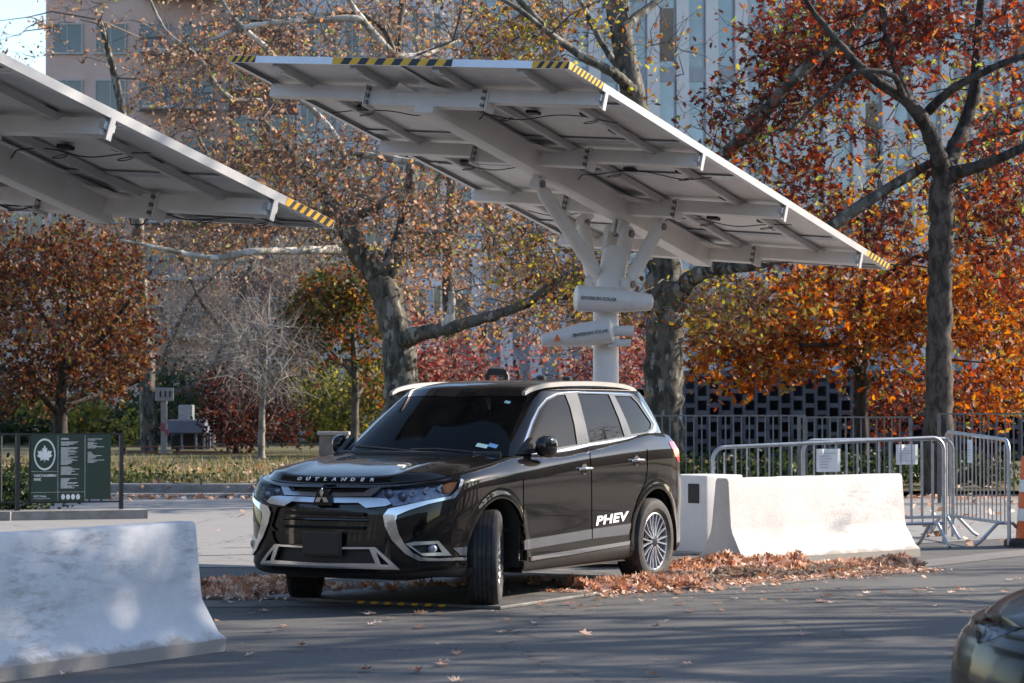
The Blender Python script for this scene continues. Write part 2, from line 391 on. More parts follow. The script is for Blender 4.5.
GH = [(1.12, 0, .30, 0), (1.09, .3, .285, .24), (1.01, .55, .235, .43), (.93, .69, .175, .54), (.86, .755, .115, .592), (.74, .79, -.02, .622), (.3, .812, -.25, .64), (-.2, .82, -.5, .65),
      (-.9, .815, -1.0, .648), (-1.4, .79, -1.4, .63), (-1.72, .75, -1.62, .60), (-1.88, .69, -1.72, .54), (-1.97, .45, -1.79, .35), (-2.0, 0, -1.82, 0)]
def greenhouse(C, nu=200, nv=40):
    g = np.array(C.get('gh', GH)); zr = C.get('roofz', 1.60)
    s = np.r_[0, np.cumsum(np.hypot(*np.diff(g[:, :2], axis=0).T))]; u = np.unique(np.r_[np.linspace(0, s[-1], nu)])
    B = pchip(s, g, u); zb = pchip(*C['top'], B[:, 0]) - .02
    zt = zr - .022 * sstep(.3, .65, B[:, 3]) + C.get('roofslope', 0) * B[:, 2]
    t = np.linspace(0, 1, nv)[:, None]
    bul = np.sin(np.pi * t) * .018
    x = B[:, 0] * (1 - t) + B[:, 2] * t + bul * np.sign(B[:, 0] + .5) * (1 - sstep(.5, .78, B[:, 1])); y = (B[:, 1] * (1 - t) + B[:, 3] * t) + bul * sstep(.4, .75, B[:, 1])
    z = zb * (1 - t) + zt * t
    Gp = np.stack([x, y, z], -1)
    ring = Gp[-1]; rows = []
    for r_ in np.linspace(0, 1, 18):
        c = np.array([-.72, 0, 0]); q = c + (ring - c) * (1 - r_); q[:, 2] = ring[:, 2] + .066 * (1 - (1 - r_) ** 5) + (zr - ring[:, 2]) * min(1, r_ * 1.5)
        rows.append(q)
    return Gp, np.array(rows)

class Cutter:
    """cuts outlines into the half body as seen from a point, and hands regions out as panels of their own"""
    def __init__(s, mw, eye):
        s.mi = mw.inverted(); s.mw = mw; s.o = s.mi @ Vector(eye)
    def dir(s, px, py):
        return (s.mi.to_3x3() @ ray(px, py))
    def cut(s, bm, poly, reg, pred=None):
        lay = bm.faces.layers.int.get('reg') or bm.faces.layers.int.new('reg')
        P2 = {}
        xs = [p[0] for p in poly]; ys = [p[1] for p in poly]; x0, x1, y0, y1 = min(xs) - 8, max(xs) + 8, min(ys) - 8, max(ys) + 8
        bm.normal_update()
        def inbb(f):
            c = f.calc_center_median(); q = proj(s.mw @ c)
            return x0 < q[0] < x1 and y0 < q[1] < y1 and f.normal.dot(s.o - c) > 0 and (pred is None or pred(c))
        fs = {f for f in bm.faces if inbb(f)}
        n = len(poly)
        for i in range(n):
            a, b = poly[i], poly[(i + 1) % n]
            if math.hypot(a[0] - b[0], a[1] - b[1]) < 1e-6: continue
            no = s.dir(*a).cross(s.dir(*b)).normalized()
            ex0, ex1 = min(a[0], b[0]) - 3, max(a[0], b[0]) + 3; ey0, ey1 = min(a[1], b[1]) - 3, max(a[1], b[1]) + 3
            loc = []
            for f in fs:
                if not f.is_valid: continue
                pp = [proj(s.mw @ v.co) for v in f.verts]
                if max(p[0] for p in pp) < ex0 or min(p[0] for p in pp) > ex1 or max(p[1] for p in pp) < ey0 or min(p[1] for p in pp) > ey1: continue
                loc.append(f)
            geom = list({e for f in loc for e in f.edges}) + list({v for f in loc for v in f.verts}) + loc
            r_ = bmesh.ops.bisect_plane(bm, geom=geom, dist=1e-6, plane_co=s.o, plane_no=no)
            fs = {f for f in fs if f.is_valid} | {g for g in r_['geom'] if isinstance(g, bmesh.types.BMFace)} | {g for g in r_['geom_cut'] if isinstance(g, bmesh.types.BMFace)}
        lay = bm.faces.layers.int['reg']
        cnt = 0
        for f in bm.faces:
            if f in fs or inbb(f):
                q = proj(s.mw @ f.calc_center_median())
                if pip(q, poly): f[lay] = reg; cnt += 1
        return cnt
def pip(q, poly):
    x, y = q; c = False; n = len(poly); j = n - 1
    for i in range(n):
        xi, yi = poly[i]; xj, yj = poly[j]
        if (yi > y) != (yj > y) and x < (xj - xi) * (y - yi) / (yj - yi) + xi: c = not c
        j = i
    return c
def cut_plane_poly(bm, poly, reg, ax=(0, 2), pred=None):
    """the same with an outline in the side view (x,z)"""
    lay = bm.faces.layers.int.get('reg') or bm.faces.layers.int.new('reg')
    xs = [p[0] for p in poly]; ys = [p[1] for p in poly]; m = .03
    def inb(f):
        c = f.calc_center_median(); return min(xs) - m < c[ax[0]] < max(xs) + m and min(ys) - m < c[ax[1]] < max(ys) + m and (pred is None or pred(c))
    for i in range(len(poly)):
        a, b = poly[i], poly[(i + 1) % len(poly)]
        loc = []
        for f in bm.faces:
            if not inb(f): continue
            px = [v.co[ax[0]] for v in f.verts]; py = [v.co[ax[1]] for v in f.verts]
            if max(px) < min(a[0], b[0]) - .02 or min(px) > max(a[0], b[0]) + .02 or max(py) < min(a[1], b[1]) - .02 or min(py) > max(a[1], b[1]) + .02: continue
            loc.append(f)
        co = Vector((0, 0, 0)); co[ax[0]] = a[0]; co[ax[1]] = a[1]
        no = Vector((0, 0, 0)); no[ax[0]] = b[1] - a[1]; no[ax[1]] = -(b[0] - a[0]); no.normalize()
        geom = list({e for f in loc for e in f.edges}) + list({v for f in loc for v in f.verts}) + loc
        bmesh.ops.bisect_plane(bm, geom=geom, dist=1e-6, plane_co=co, plane_no=no)
    lay = bm.faces.layers.int['reg']
    for f in bm.faces:
        if inb(f):
            c = f.calc_center_median()
            if pip((c[ax[0]], c[ax[1]]), poly): f[lay] = reg

def take(bm, regs, off=0.0, thick=0.0, inward=0.0):
    """copy of the faces of some regions, moved along the normals; thick>0 gives them sides"""
    lay = bm.faces.layers.int['reg']; bm.normal_update()
    out = bmesh.new(); vm = {}
    for f in bm.faces:
        if f[lay] in regs:
            vs = []
            for v in f.verts:
                if v not in vm:
                    vm[v] = out.verts.new(v.co + v.normal * off)
                vs.append(vm[v])
            try: out.faces.new(vs)
            except ValueError: pass
    if thick:
        be = [e for e in out.edges if len(e.link_faces) == 1]
        nrm = {ov: v.normal.copy() for v, ov in vm.items()}
        r_ = bmesh.ops.extrude_edge_only(out, edges=be)
        nv = [g for g in r_['geom'] if isinstance(g, bmesh.types.BMVert)]
        for v in nv:
            src = min((e.other_vert(v) for e in v.link_edges), key=lambda w: (w.co - v.co).length)
            v.co = v.co - nrm.get(src, Vector((0, 0, 0))) * thick
    return out
def mirror_bm(bm, both=True):
    m = bm.copy()
    for v in m.verts: v.co.y *= -1
    bmesh.ops.reverse_faces(m, faces=m.faces[:])
    if not both: return m
    me = bpy.data.meshes.new('tmp'); m.to_mesh(me); m.free()
    bm.from_mesh(me); bpy.data.meshes.remove(me)
    bmesh.ops.remove_doubles(bm, verts=bm.verts[:], dist=1e-4)
    return bm
def drop(bm, regs):
    lay = bm.faces.layers.int['reg']
    bmesh.ops.delete(bm, geom=[f for f in bm.faces if f[lay] in regs], context='FACES')

def wheel(parent, x, y, steer, R=.353, wdt=.225, side=1, simple=False):
    """side=+1: outer face towards +y"""
    w = empty('wheel_part', (0, 0, 0)); w.name = 'wheel'; w.parent = parent
    w.location = (x, y, R); w.rotation_euler = (0, 0, steer + (0 if side > 0 else math.pi))
    Ry = Matrix.Rotation(-math.pi / 2, 3, 'X')       # lathe axis z -> +y
    h = wdt / 2; t = MB()
    prof = [(.235, -h * .80), (.27, -h * 1.0), (.31, -h * 1.02), (R - .018, -h * .93), (R - .004, -h * .78)]
    nz = [-.62, -.58, -.30, -.26, -.02, .02, .26, .30, .58, .62]
    for k, q in enumerate(nz):
        g = (k // 1) % 2
        prof.append((R - (.0 if k % 2 == 0 else .0), h * q - .0005)); 
        if k in (0, 2, 4, 6, 8):
            prof.append((R - .009, h * q + .001)); prof.append((R - .009, h * nz[k + 1] - .001))
    prof += [(R - .004, h * .78), (R - .018, h * .93), (.31, h * 1.02), (.27, h * 1.0), (.235, h * .80)]
    t.lathe(prof, 72, Ry, caps=False); 
    # tread blocks: cross cuts seen on the face
    t.build('tyre', M_rubber, w, smooth=28)
    r = MB(); r.lathe([(.232, -h * .7), (.240, -h * .78), (.240, h * .80), (.228, h * .84), (.220, h * .78), (.216, h * .30), (.216, -h * .7)], 60, Ry, caps=False)
    r.build('rim', M_alloy, w, smooth=35)
    dk = MB(); dk.lathe([(.214, h * .05), (.214, h * .1), (.02, h * .12), (.02, h * .05)], 40, Ry); dk.build('brake_disc', M_disc, w, smooth=40)
    sp = MB()
    for k in range(10):
        a = 2 * math.pi * k / 10
        for da in (-.085, .085):
            a1 = a + da * 1.5; a0 = a + da * .9
            p0 = Vector((math.cos(a0) * .045, h * .72, math.sin(a0) * .045)); p1 = Vector((math.cos(a1) * .135, h * .66, math.sin(a1) * .135)); p2 = Vector((math.cos(a1 * 1.0 + da * .25) * .226, h * .74, math.sin(a1 + da * .25) * .226))
            sp.bar(p0, p1, .011, .022, (0, 1, 0)); sp.bar(p1, p2, .012, .024, (0, 1, 0))
    sp.build('spokes', M_alloy, w)
    hb = MB(); hb.lathe([(.05, h * .55), (.055, h * .74), (.035, h * .82), (.01, h * .83)], 24, Ry); hb.build('hub_cap', M_alloy_dark, w, smooth=40)
    return w

def z440(*p): return [(440 + a / 2.846, 370 + b / 2.846) for a, b in p]
def z480(*p): return [(480 + a / 5.256, 370 + b / 5.256) for a, b in p]
def z560(*p): return [(560 + a / 6.83, 370 + b / 6.83) for a, b in p]
def z250(*p): return [(250 + a / 6.83, 460 + b / 6.83) for a, b in p]
def z370(*p): return [(370 + a / 6.83, 460 + b / 6.83) for a, b in p]
def z240(*p): return [(240 + a / 2.846, 370 + b / 2.846) for a, b in p]

def make_suv():
    root = empty('parked_car', (-.2405, 20.09, 0), -2.06653, 'black plug-in SUV parked nose out with its front wheels turned, under the solar canopy', 'car')
    bpy.context.view_layer.update(); mw = root.matrix_world.copy(); K = Cutter(mw, (0, 0, CH)); eye = K.o
    Pt, base = shell_points(CAR)
    bm = grid_bm(Pt); bm.faces.layers.int.new('reg')
    bm.normal_update()
    # outward normals
    f0 = max(bm.faces, key=lambda f: f.calc_center_median().y)
    if f0.normal.y < 0: bmesh.ops.reverse_faces(bm, faces=bm.faces[:])
    bm.normal_update()
    side = lambda c: c.y > .5 and c.x < 2.2
    # ---- wheel openings
    for cx, rz, r_ in ((1.335, .365, .425), (-1.335, .365, .42)):
        circ = [(cx + r_ * math.cos(a), rz + r_ * math.sin(a)) for a in np.linspace(-.18, math.pi + .18, 30)]
        circ = circ + [(cx - r_ * .98, .1), (cx + r_ * .98, .1)]
        cut_plane_poly(bm, circ, 99, pred=lambda c: c.y > .55)
    # ---- front, half towards +y, outlined as it is seen
    FR = lambda c: c.x > 1.5
    C_ = lambda pl, rg, pr=FR: K.cut(bm, pl, rg, pr)
    C_(z250((380, 190), (800, 190), (765, 224), (380, 224)), 10)                                              # slot under the hood
    C_(z250((380, 227), (782, 227), (832, 196), (905, 194), (858, 252), (380, 256)), 11)                      # upper bar
    C_(z250((380, 256), (858, 252), (862, 262), (380, 262)), 12)                                              # black gap
    C_(z250((380, 262), (862, 262), (935, 268), (978, 300), (930, 318), (800, 330), (748, 296), (380, 296)), 13)
    C_(z250((380, 296), (748, 296), (800, 330), (872, 338), (905, 470), (860, 500), (380, 500)), 14)          # grille
    C_(z250((380, 505), (900, 505), (880, 560), (850, 590), (380, 590)), 26)
    C_(z370((12, 252), (78, 191), (250, 172), (460, 150), (612, 137), (588, 205), (545, 243), (350, 283), (160, 316), (135, 285), (100, 256)), 15)  # headlamp
    C_(z370((500, 168), (540, 150), (600, 146), (580, 200), (540, 228), (508, 226)), 35)
    C_(z370((614, 137), (632, 143), (606, 212), (572, 260), (400, 300), (262, 345), (186, 378), (178, 420), (196, 500), (234, 572), (290, 634), (352, 664), (460, 672), (650, 662), (650, 684), (450, 690), (330, 688), (240, 640), (150, 545), (105, 450), (93, 380), (128, 336), (240, 312), (350, 286), (546, 246), (590, 207)), 16)
    C_(z370((240, 572), (300, 558), (465, 552), (552, 652), (360, 655), (300, 615)), 17)
    C_(z370((280, 585), (455, 572), (488, 630), (345, 636)), 18)
    C_(z370((562, 600), (660, 592), (655, 652), (612, 650)), 19)
    C_(z240((190, 504), (386, 504), (455, 567), (190, 561)), 20)
    C_(z240((190, 509.5), (370, 509.5), (387, 550.5), (190, 549)), 21)
    C_(z240((389, 518), (426, 554), (402, 553)), 22)
    C_(z240((60, 576), (445, 580), (640, 564), (700, 566), (700, 640), (40, 640)), 23, lambda c: c.x > 1.6 and c.z < .36)  # lower lip
    # ---- flank
    C_(z440((240, 484), (430, 453), (546, 436), (536, 468), (430, 480), (262, 508), (240, 512)), 30, side)
    C_(z440((255, 531), (538, 486), (536, 497), (255, 545)), 31, side)
    C_(z440((238, 545), (540, 499), (540, 560), (236, 600)), 32, side)
    lines = [z440((236, 310), (239, 310), (239, 560), (236, 560)), z440((425, 236), (428, 236), (433, 300), (434, 480), (431, 480), (430, 300)),
             z440((588, 225), (591, 225), (592, 280), (586, 320), (563, 370), (548, 420), (542, 490), (539, 490), (545, 420), (560, 368), (583, 320), (589, 280))]
    for l in lines: C_(l, 33, side)
    C_(z560((742, 492), (800, 486), (838, 522), (842, 600), (832, 640), (800, 620), (760, 530)), 34, lambda c: c.x < -1.6)
    # ---- parts from the shell
    drop(bm, {99})
    def part(name, regs, off, thick, m, both=True, two=False, smooth=True, src=bm, label=None):
        b_ = take(src, regs, off, thick)
        if not b_.faces: b_.free(); print('EMPTY', name); return None
        if two:
            mm = mirror_bm(b_, both=False); o1 = bmobj(name, b_, m, root, smooth); o2 = bmobj(name, mm, m, root, smooth); fix(o1); fix(o2); return o1, o2
        b_ = mirror_bm(b_); o = bmobj(name, b_, m, root, smooth); fix(o); return o
    def fix(o):
        try: o.data.set_sharp_from_angle(angle=math.radians(38))
        except Exception: pass
    part('grille_bar', {11}, .014, .03, M_silver); part('grille_bar', {13}, .020, .035, M_silver)
    part('grille', {10, 12, 14, 26}, -.018, 0, M_black)
    part('front_trim', {16}, .016, .03, M_chrome, two=True)
    part('fog_lamp_surround', {17}, .010, .02, M_satin, two=True)
    part('bumper_insert', {19}, .006, .012, M_silver, two=True)
    part('lower_grille_frame', {20}, .012, .025, M_satin)
    part('door_trim', {30}, .003, .006, M_silver, two=True); part('sill_trim', {31}, .012, .02, M_chrome, two=True)
    tl = part('tail_lamp', {34}, .004, .01, M_red, two=True)
    hl = part('headlight', {15, 35}, .003, .01, M_lens, two=True)
    # body mesh: paint, trims cut away beneath
    body = bm.copy(); drop(body, {14, 15, 35, 10, 12, 18, 21, 22, 26, 33})
    # paint / plastic
    lay = body.faces.layers.int['reg']
    for f in body.faces: f.material_index = 1 if f[lay] in (23, 32) else 0
    mirror_bm(body)
    # returns behind open edges: the cut lips turn inwards
    be = [e for e in body.edges if len(e.link_faces) == 1]
    body.normal_update(); nrm = {v: v.normal.copy() for v in body.verts}
    r_ = bmesh.ops.extrude_edge_only(body, edges=be)
    for v in [g for g in r_['geom'] if isinstance(g, bmesh.types.BMVert)]:
        src = min((e.other_vert(v) for e in v.link_edges), key=lambda w: (w.co - v.co).length)
        v.co = v.co - nrm.get(src, Vector((0, 0, 0))) * .03
    o = bmobj('body', body, [M_paint, M_plastic], root, True); fix(o)
    # dark lining behind the shell: gaps, grille and lamps look into it
    lin = take(bm, {0, 10, 12, 14, 15, 35, 18, 21, 22, 26, 33, 16, 20, 11, 13, 17, 23, 19, 30, 31, 32, 34}, -.035); mirror_bm(lin); bmobj('inner_structure', lin, M_plastic, root, True)
    # grille slats
    gl = MB()
    for z in (.655, .465):
        yy = .36 if z > .6 else .42
        gl.tube([(2.30 - .06 * (y / .5) ** 2 - (.012 if z > .6 else 0), y, z) for y in np.linspace(-yy, yy, 15)], .011, 6)
    
    for z in (.70, .60): gl.bar((2.286, -.33, z), (2.286, .33, z), .02, .022, (0, 0, 1))
    gl.build('grille_slats', M_black, root)
    # headlamp interiors
    for s_ in (1, -1):
        hp = hl[0] if s_ > 0 else hl[1]
        b_ = take(bm, {15, 35}, -.028); 
        if s_ < 0: b_ = mirror_bm(b_, both=False)
        bmobj('reflector_housing', b_, M_lampin, hp, True)
        def onlamp(px, py, d):
            o_, dd = eye, K.dir(px, py); h = bvh.ray_cast(o_, dd)
            return h[0] + h[1] * d if h[0] is not None else None
        for cx_, wdt in ((285, 34), (385, 34), (480, 30)):
            ch = MB()
            for (a, b) in (((cx_ + 14, 200 - (cx_ - 285) * .17), (cx_ - 18, 226 - (cx_ - 285) * .17)), ((cx_ - 18, 226 - (cx_ - 285) * .17), (cx_ + 6, 244 - (cx_ - 285) * .17))):
                A_ = onlamp(*z370(a)[0], -.012); B_ = onlamp(*z370(b)[0], -.012)
                if A_ and B_:
                    if s_ < 0: A_.y *= -1; B_.y *= -1
                    ch.tube([A_, B_], .009, 6)
            ch.build('light_guide', M_white, hp)
        am = take(bm, {35}, -.006, .02)
        if s_ < 0: am = mirror_bm(am, both=False)
        bmobj('turn_signal', am, M_amber, hp, True)
        pr = MB(); 
        for q in ((120, 225), (215, 245)):
            c = onlamp(*z370(q)[0], -.02)
            if s_ < 0: c.y *= -1
            Rm = Matrix.Rotation(math.pi / 2, 3, 'Y'); pr.lathe([(.034, -.02), (.036, 0), (.026, .008), (.004, .012)], 20, Rm, c)
        pr.build('projector_lens', M_lampin, hp, smooth=50)
        fg = MB(); c = hit(bvh, K, *z370((415, 606))[0]); c = c[0] - Vector((.012, 0, 0))
        if s_ < 0: c.y *= -1
        fg.lathe([(.030, -.03), (.032, .006), (.024, .012), (.004, .014)], 20, Matrix.Rotation(math.pi / 2, 3, 'Y'), c); fg.build('fog_lamp', M_alloy, root, smooth=40)
    # ---- hood
    hb = hood_bm(CAR, Pt, .92); hb.faces.layers.int.new('reg')
    hb.normal_update()
    if sum(f.normal.z for f in hb.faces) < 0: bmesh.ops.reverse_faces(hb, faces=hb.faces[:])
    hb.normal_update()
    hd = take(hb, {0}, .004, .03); mirror_bm(hd); o = bmobj('hood', hd, M_paint, root, True); fix(o)
    # ---- greenhouse
    Gp, Rf = greenhouse(CAR)
    gb = grid_bm(Gp); gb.faces.layers.int.new('reg'); gb.normal_update()
    f0 = max(gb.faces, key=lambda f: f.calc_center_median().y)
    if f0.normal.y < 0: bmesh.ops.reverse_faces(gb, faces=gb.faces[:])
    gb.normal_update(); sd = lambda c: c.x < .78 and c.y > .45
    C2 = lambda pl, rg, pr: K.cut(gb, pl, rg, pr)
    WS = [(300, 470), (300, 396), (393, 399.5), (480, 395.6), (527.5, 396.5), (521, 411), (511, 435), (506, 470)]
    C2(WS, 40, lambda c: c.x > .05)
    C2(z480((200, 470), (222, 400), (267, 272), (304, 199), (348, 148), (401, 122), (460, 115), (540, 112)) + z560((120, 150), (350, 157), (497, 166), (558, 219), (652, 370), (655, 415), (605, 452), (445, 482), (200, 520)) + z480((380, 446)), 41, sd)
    C2(z480((222, 440), (242, 380), (275, 280), (308, 205), (350, 155), (402, 128), (456, 121), (540, 116)) + z560((120, 155), (350, 162), (494, 172), (550, 225), (640, 370), (632, 405), (595, 436), (445, 465), (200, 502)) + z480((380, 428)), 42, sd)
    C2(z480((232, 432), (250, 380), (281, 285), (314, 210), (354, 162), (404, 135), (448, 129), (474, 195), (497, 290), (512, 390), (400, 410)), 43, sd)
    C2(z560((118, 160), (332, 166), (352, 210), (402, 330), (442, 454), (200, 493), (172, 360), (142, 240)), 44, sd)
    C2(z560((372, 176), (485, 180), (530, 226), (622, 362), (618, 400), (588, 424), (487, 438), (450, 340), (405, 240)), 45, sd)
    def gpart(name, regs, off, thick, m, **k): return part(name, regs, off, thick, m, src=gb, **k)
    gpart('window_trim', {41}, .004, .008, M_chrome, two=True)
    gpart('window_pillar', {42}, .001, 0, M_pillar, two=True)
    gpart('windscreen', {40}, -.003, 0, M_glass_ws)
    gpart('side_window', {43}, -.006, 0, M_glass_dark, two=True); gpart('side_window', {44}, -.006, 0, M_glass_dark, two=True); gpart('side_window', {45}, -.006, 0, M_glass_dark, two=True)
    # rear window
    rp = [(-1.5, -2)]
    cut_plane_poly(gb, [(-.50, 1.24), (.50, 1.24), (.42, 1.52), (-.42, 1.52)], 46, ax=(1, 2), pred=lambda c: c.x < -1.7)
    gpart('rear_window', {46}, -.004, 0, M_glass_dark)
    gbody = gb.copy(); drop(gbody, {40, 42, 43, 44, 45, 46, 41}); mirror_bm(gbody)
    rb = grid_bm(Rf); rb.normal_update()
    if sum(f.normal.z for f in rb.faces) < 0: bmesh.ops.reverse_faces(rb, faces=rb.faces[:])
    mirror_bm(rb); me = bpy.data.meshes.new('t'); rb.to_mesh(me); rb.free(); gbody.from_mesh(me)
    bmesh.ops.remove_doubles(gbody, verts=gbody.verts[:], dist=1e-4)
    o = bmobj('roof', gbody, M_paint, root, True); fix(o)
    ln_ = take(gb, {0, 41, 42}, -.022); mirror_bm(ln_); bmobj('cabin_lining', ln_, M_seat, root, True)
    # cowl and wiper
    cw = MB(); cw.tube([(1.10 - .13 * (y / .68) ** 2, y, 1.092) for y in np.linspace(-.70, .70, 15)], .028, 8); cw.build('cowl', M_plastic, root, smooth=60)
    wp = MB(); wp.tube([(1.09, .05, 1.115), (1.03, -.25, 1.135), (.985, -.55, 1.15)], .009, 6); wp.tube([(1.10, .55, 1.115), (1.05, .2, 1.135), (1.055, -.02, 1.13)], .009, 6); wp.build('wiper', M_plastic, root)
    # spoiler
    sb = MB(); pr = []
    for y in np.linspace(-.60, .60, 13): pr.append([(-1.70, y, 1.595 + .035 * (1 - (y / .6) ** 2)), (-1.95, y * .97, 1.555 + .03 * (1 - (y / .6) ** 2)), (-1.94, y * .97, 1.535 + .03 * (1 - (y / .6) ** 2)), (-1.72, y, 1.54 + .03 * (1 - (y / .6) ** 2))])
    v = [p for q in pr for p in q]; f = []
    for i in range(12):
        for k in range(4): f.append((i * 4 + k, i * 4 + (k + 1) % 4, (i + 1) * 4 + (k + 1) % 4, (i + 1) * 4 + k))
    f += [(3, 2, 1, 0), (48, 49, 50, 51)]; sb.add(v, f); sb.build('spoiler', M_paint, root, smooth=30)
    # roof rails
    for s_ in (1, -1):
        rl = MB(); X = [.40, .33, .18, 0, -.35, -.75, -1.1, -1.38, -1.52, -1.58]; Z = [1.560, 1.585, 1.610, 1.628, 1.641, 1.645, 1.639, 1.622, 1.600, 1.572]
        xs = np.linspace(0, 9, 46); P_ = np.stack([pchip(np.arange(10), np.array(X), xs), pchip(np.arange(10), np.array(Z), xs)], -1)
        v = []; f = []
        for i, (x, z) in enumerate(P_):
            w_ = .017; h = .013 if 2 < i < 43 else .010
            v += [(x, s_ * .574, z - h - .008), (x, s_ * .606, z - h - .012), (x, s_ * .604, z + h * .6), (x, s_ * .590, z + h), (x, s_ * .576, z + h * .7)]
        for i in range(45):
            for k in range(5): f.append((i * 5 + k, i * 5 + (k + 1) % 5, (i + 1) * 5 + (k + 1) % 5, (i + 1) * 5 + k))
        f += [(4, 3, 2, 1, 0), tuple(225 + k for k in range(5))]; rl.add(v, f); rl.build('roof_rail', M_rail_s, root, smooth=35)
    # wheel wells
    for cx in (1.335, -1.335):
        for s_ in (1, -1):
            ww = MB(); n = 18; v = []; f = []
            for k in range(n + 1):
                a = -.25 + (math.pi + .5) * k / n
                for yy in (.40, .875): v.append((cx + .432 * math.cos(a), s_ * yy, .365 + .430 * math.sin(a)))
            for k in range(n): f.append((2 * k, 2 * k + 1, 2 * k + 3, 2 * k + 2))
            m_ = len(v); v.append((cx, s_ * .40, .365)); 
            for k in range(n): f.append((2 * k, 2 * k + 2, m_))
            ww.add(v, f); ww.build('wheel_arch_liner', M_plastic, root, smooth=40)
    ub = MB(); ub.box((0, 0, .27), (4.0, 1.0, .10)); ub.box((0, 0, .25), (1.75, 1.66, .06)); ub.build('underbody', M_plastic, root)
    st = math.radians(25)
    wheel(root, 1.335, .775, st, side=1); wheel(root, 1.335, -.775, st, side=-1); wheel(root, -1.335, .785, 0, side=1); wheel(root, -1.335, -.785, 0, side=-1)
    # mirrors
    for s_ in (1, -1):
        b_ = bmesh.new(); bmesh.ops.create_uvsphere(b_, u_segments=32, v_segments=20, radius=1)
        for v in b_.verts:
            x, y, z = v.co; sg = lambda t, p: math.copysign(abs(t) ** p, t)
            x, y, z = sg(x, .8), sg(y, .75), sg(z, .75)
            v.co = Vector((x * .105 + .63 + .02 * y, s_ * (y * .062 * (1 if y > 0 else .6) + .90 - .25 * x * .1), z * (.084 - .014 * (x > 0) * x) + 1.155))
        if s_ < 0: bmesh.ops.reverse_faces(b_, faces=b_.faces[:])
        o = bmobj('side_mirror', b_, M_black, root, True)
        a = MB(); a.bar((.72, s_ * .80, 1.115), (.72, s_ * .87, 1.125), .06, .035); a.prism([(.66, 1.10), (.86, 1.10), (.82, 1.125), (.70, 1.20), (.66, 1.22)], 'y', s_ * .765, s_ * .812); a.build('mirror_mount', M_plastic, o)
    # door handles
    for s_ in (1, -1):
        for x, z in ((-.02, .972), (-.95, 1.02)):
            h = MB(); yy = .902
            h.tube([(x + .105, s_ * yy, z), (x + .08, s_ * (yy + .022), z + .003), (x, s_ * (yy + .03), z + .005), (x - .08, s_ * (yy + .022), z + .003), (x - .105, s_ * yy, z)], [.011, .013, .014, .013, .011], 8); o = h.build('door_handle', M_chrome, root, smooth=60)
            c = MB(); n = 20; v = [(x + .01 + .055 * math.cos(2 * math.pi * k / n), s_ * (yy - .002), z + .042 * math.sin(2 * math.pi * k / n)) for k in range(n)]; c.add([(a_, b_ + s_ * .004, c_) for a_, b_, c_ in v], [tuple(range(n))]); c.build('handle_recess', M_plastic, o)
    # lettering on the hood lip, plate, emblem
    hbv = BVHTree.FromBMesh(hb)
    txt = 'OUTLANDER'
    for i, chh in enumerate(txt):
        y = -.305 + .61 * i / 8; yy = abs(y)
        # front of car seen from ahead reads from -y to +y
        h_ = hbv.ray_cast(Vector((3.0, yy, .930)), Vector((-1, 0, 0)))
        p = h_[0] if h_[0] is not None else Vector((2.22, y, .912)); p = Vector((p.x, y, p.z))
        nrm = Vector((.72, .12 * y, .68)).normalized() if h_[1] is None else Vector((h_[1].x, h_[1].y * (1 if y > 0 else -1), h_[1].z))
        if nrm.x < 0: nrm = -nrm
        xx = Vector((0, 1, 0)); xx = (xx - nrm * xx.dot(nrm)).normalized(); up = nrm.cross(xx)
        M_ = Matrix((xx, up, nrm)).transposed().to_4x4(); M_.translation = p + nrm * .006
        text_obj('letter_' + 'lettering', chh, .040, M_white, root, M_ @ Matrix.Diagonal((1.25, 1, 1, 1)), extrude=.003, bold=.0012).name = 'hood_lettering'
    em = MB(); cx, cz = 2.325, .812
    for a in (90, 210, 330):
        a = math.radians(a); d = Vector((0, math.cos(a), math.sin(a))); n_ = Vector((0, -d.z, d.y)); c0 = Vector((cx - .012, 0, cz))
        tip = c0 + d * .066; m_ = c0 + d * .033
        q = [c0 + d * .001, m_ + n_ * .019, tip, m_ - n_ * .019]
        v = q + [p + Vector((.012, 0, 0)) for p in q] ; em.add(v, [(0, 1, 2, 3), (4, 7, 6, 5), (0, 4, 5, 1), (1, 5, 6, 2), (2, 6, 7, 3), (3, 7, 4, 0)])
    em.build('emblem', M_chrome, root)
    bk = MB(); bk.prism([(-.085, .755), (.085, .755), (.038, .872), (-.038, .872)], 'x', 2.255, 2.312); bk.build('emblem_backing', M_black, root)
    pl = MB(); pl.bbox((2.332, .005, .485), (.012, .305, .152), .004); pl.build('licence_plate', M_plate, root)
    pf = MB(); pf.bbox((2.324, .005, .485), (.012, .325, .172), .004); pf.build('plate_frame', mat('plate_frame', (.05, .035, .025), .5), root)
    # PHEV on the door
    p0 = hit(bvh, K, 611, 519); c = p0[0]; nrm = p0[1]; xx = Vector((-1, 0, .035)); xx = (xx - nrm * xx.dot(nrm)).normalized(); up = nrm.cross(xx)
    for s_ in (1, -1):
        if s_ > 0: M_ = Matrix((xx, up, nrm)).transposed().to_4x4(); M_.translation = c + nrm * .004
        else:
            x2 = Vector((-xx.x, xx.y, -xx.z)) ; n2 = Vector((nrm.x, -nrm.y, nrm.z)); x2 = Vector((1, 0, 0)); x2 = (x2 - n2 * x2.dot(n2)).normalized(); u2 = n2.cross(x2); M_ = Matrix((x2, u2, n2)).transposed().to_4x4(); M_.translation = Vector((c.x, -c.y, c.z)) + n2 * .004
        text_obj('door_lettering', 'PHEV', .098, M_white, root, M_ @ Matrix.Diagonal((2.35, 1, 1, 1)), extrude=.001, spacing=1.05, bold=.0035, shear=.12)
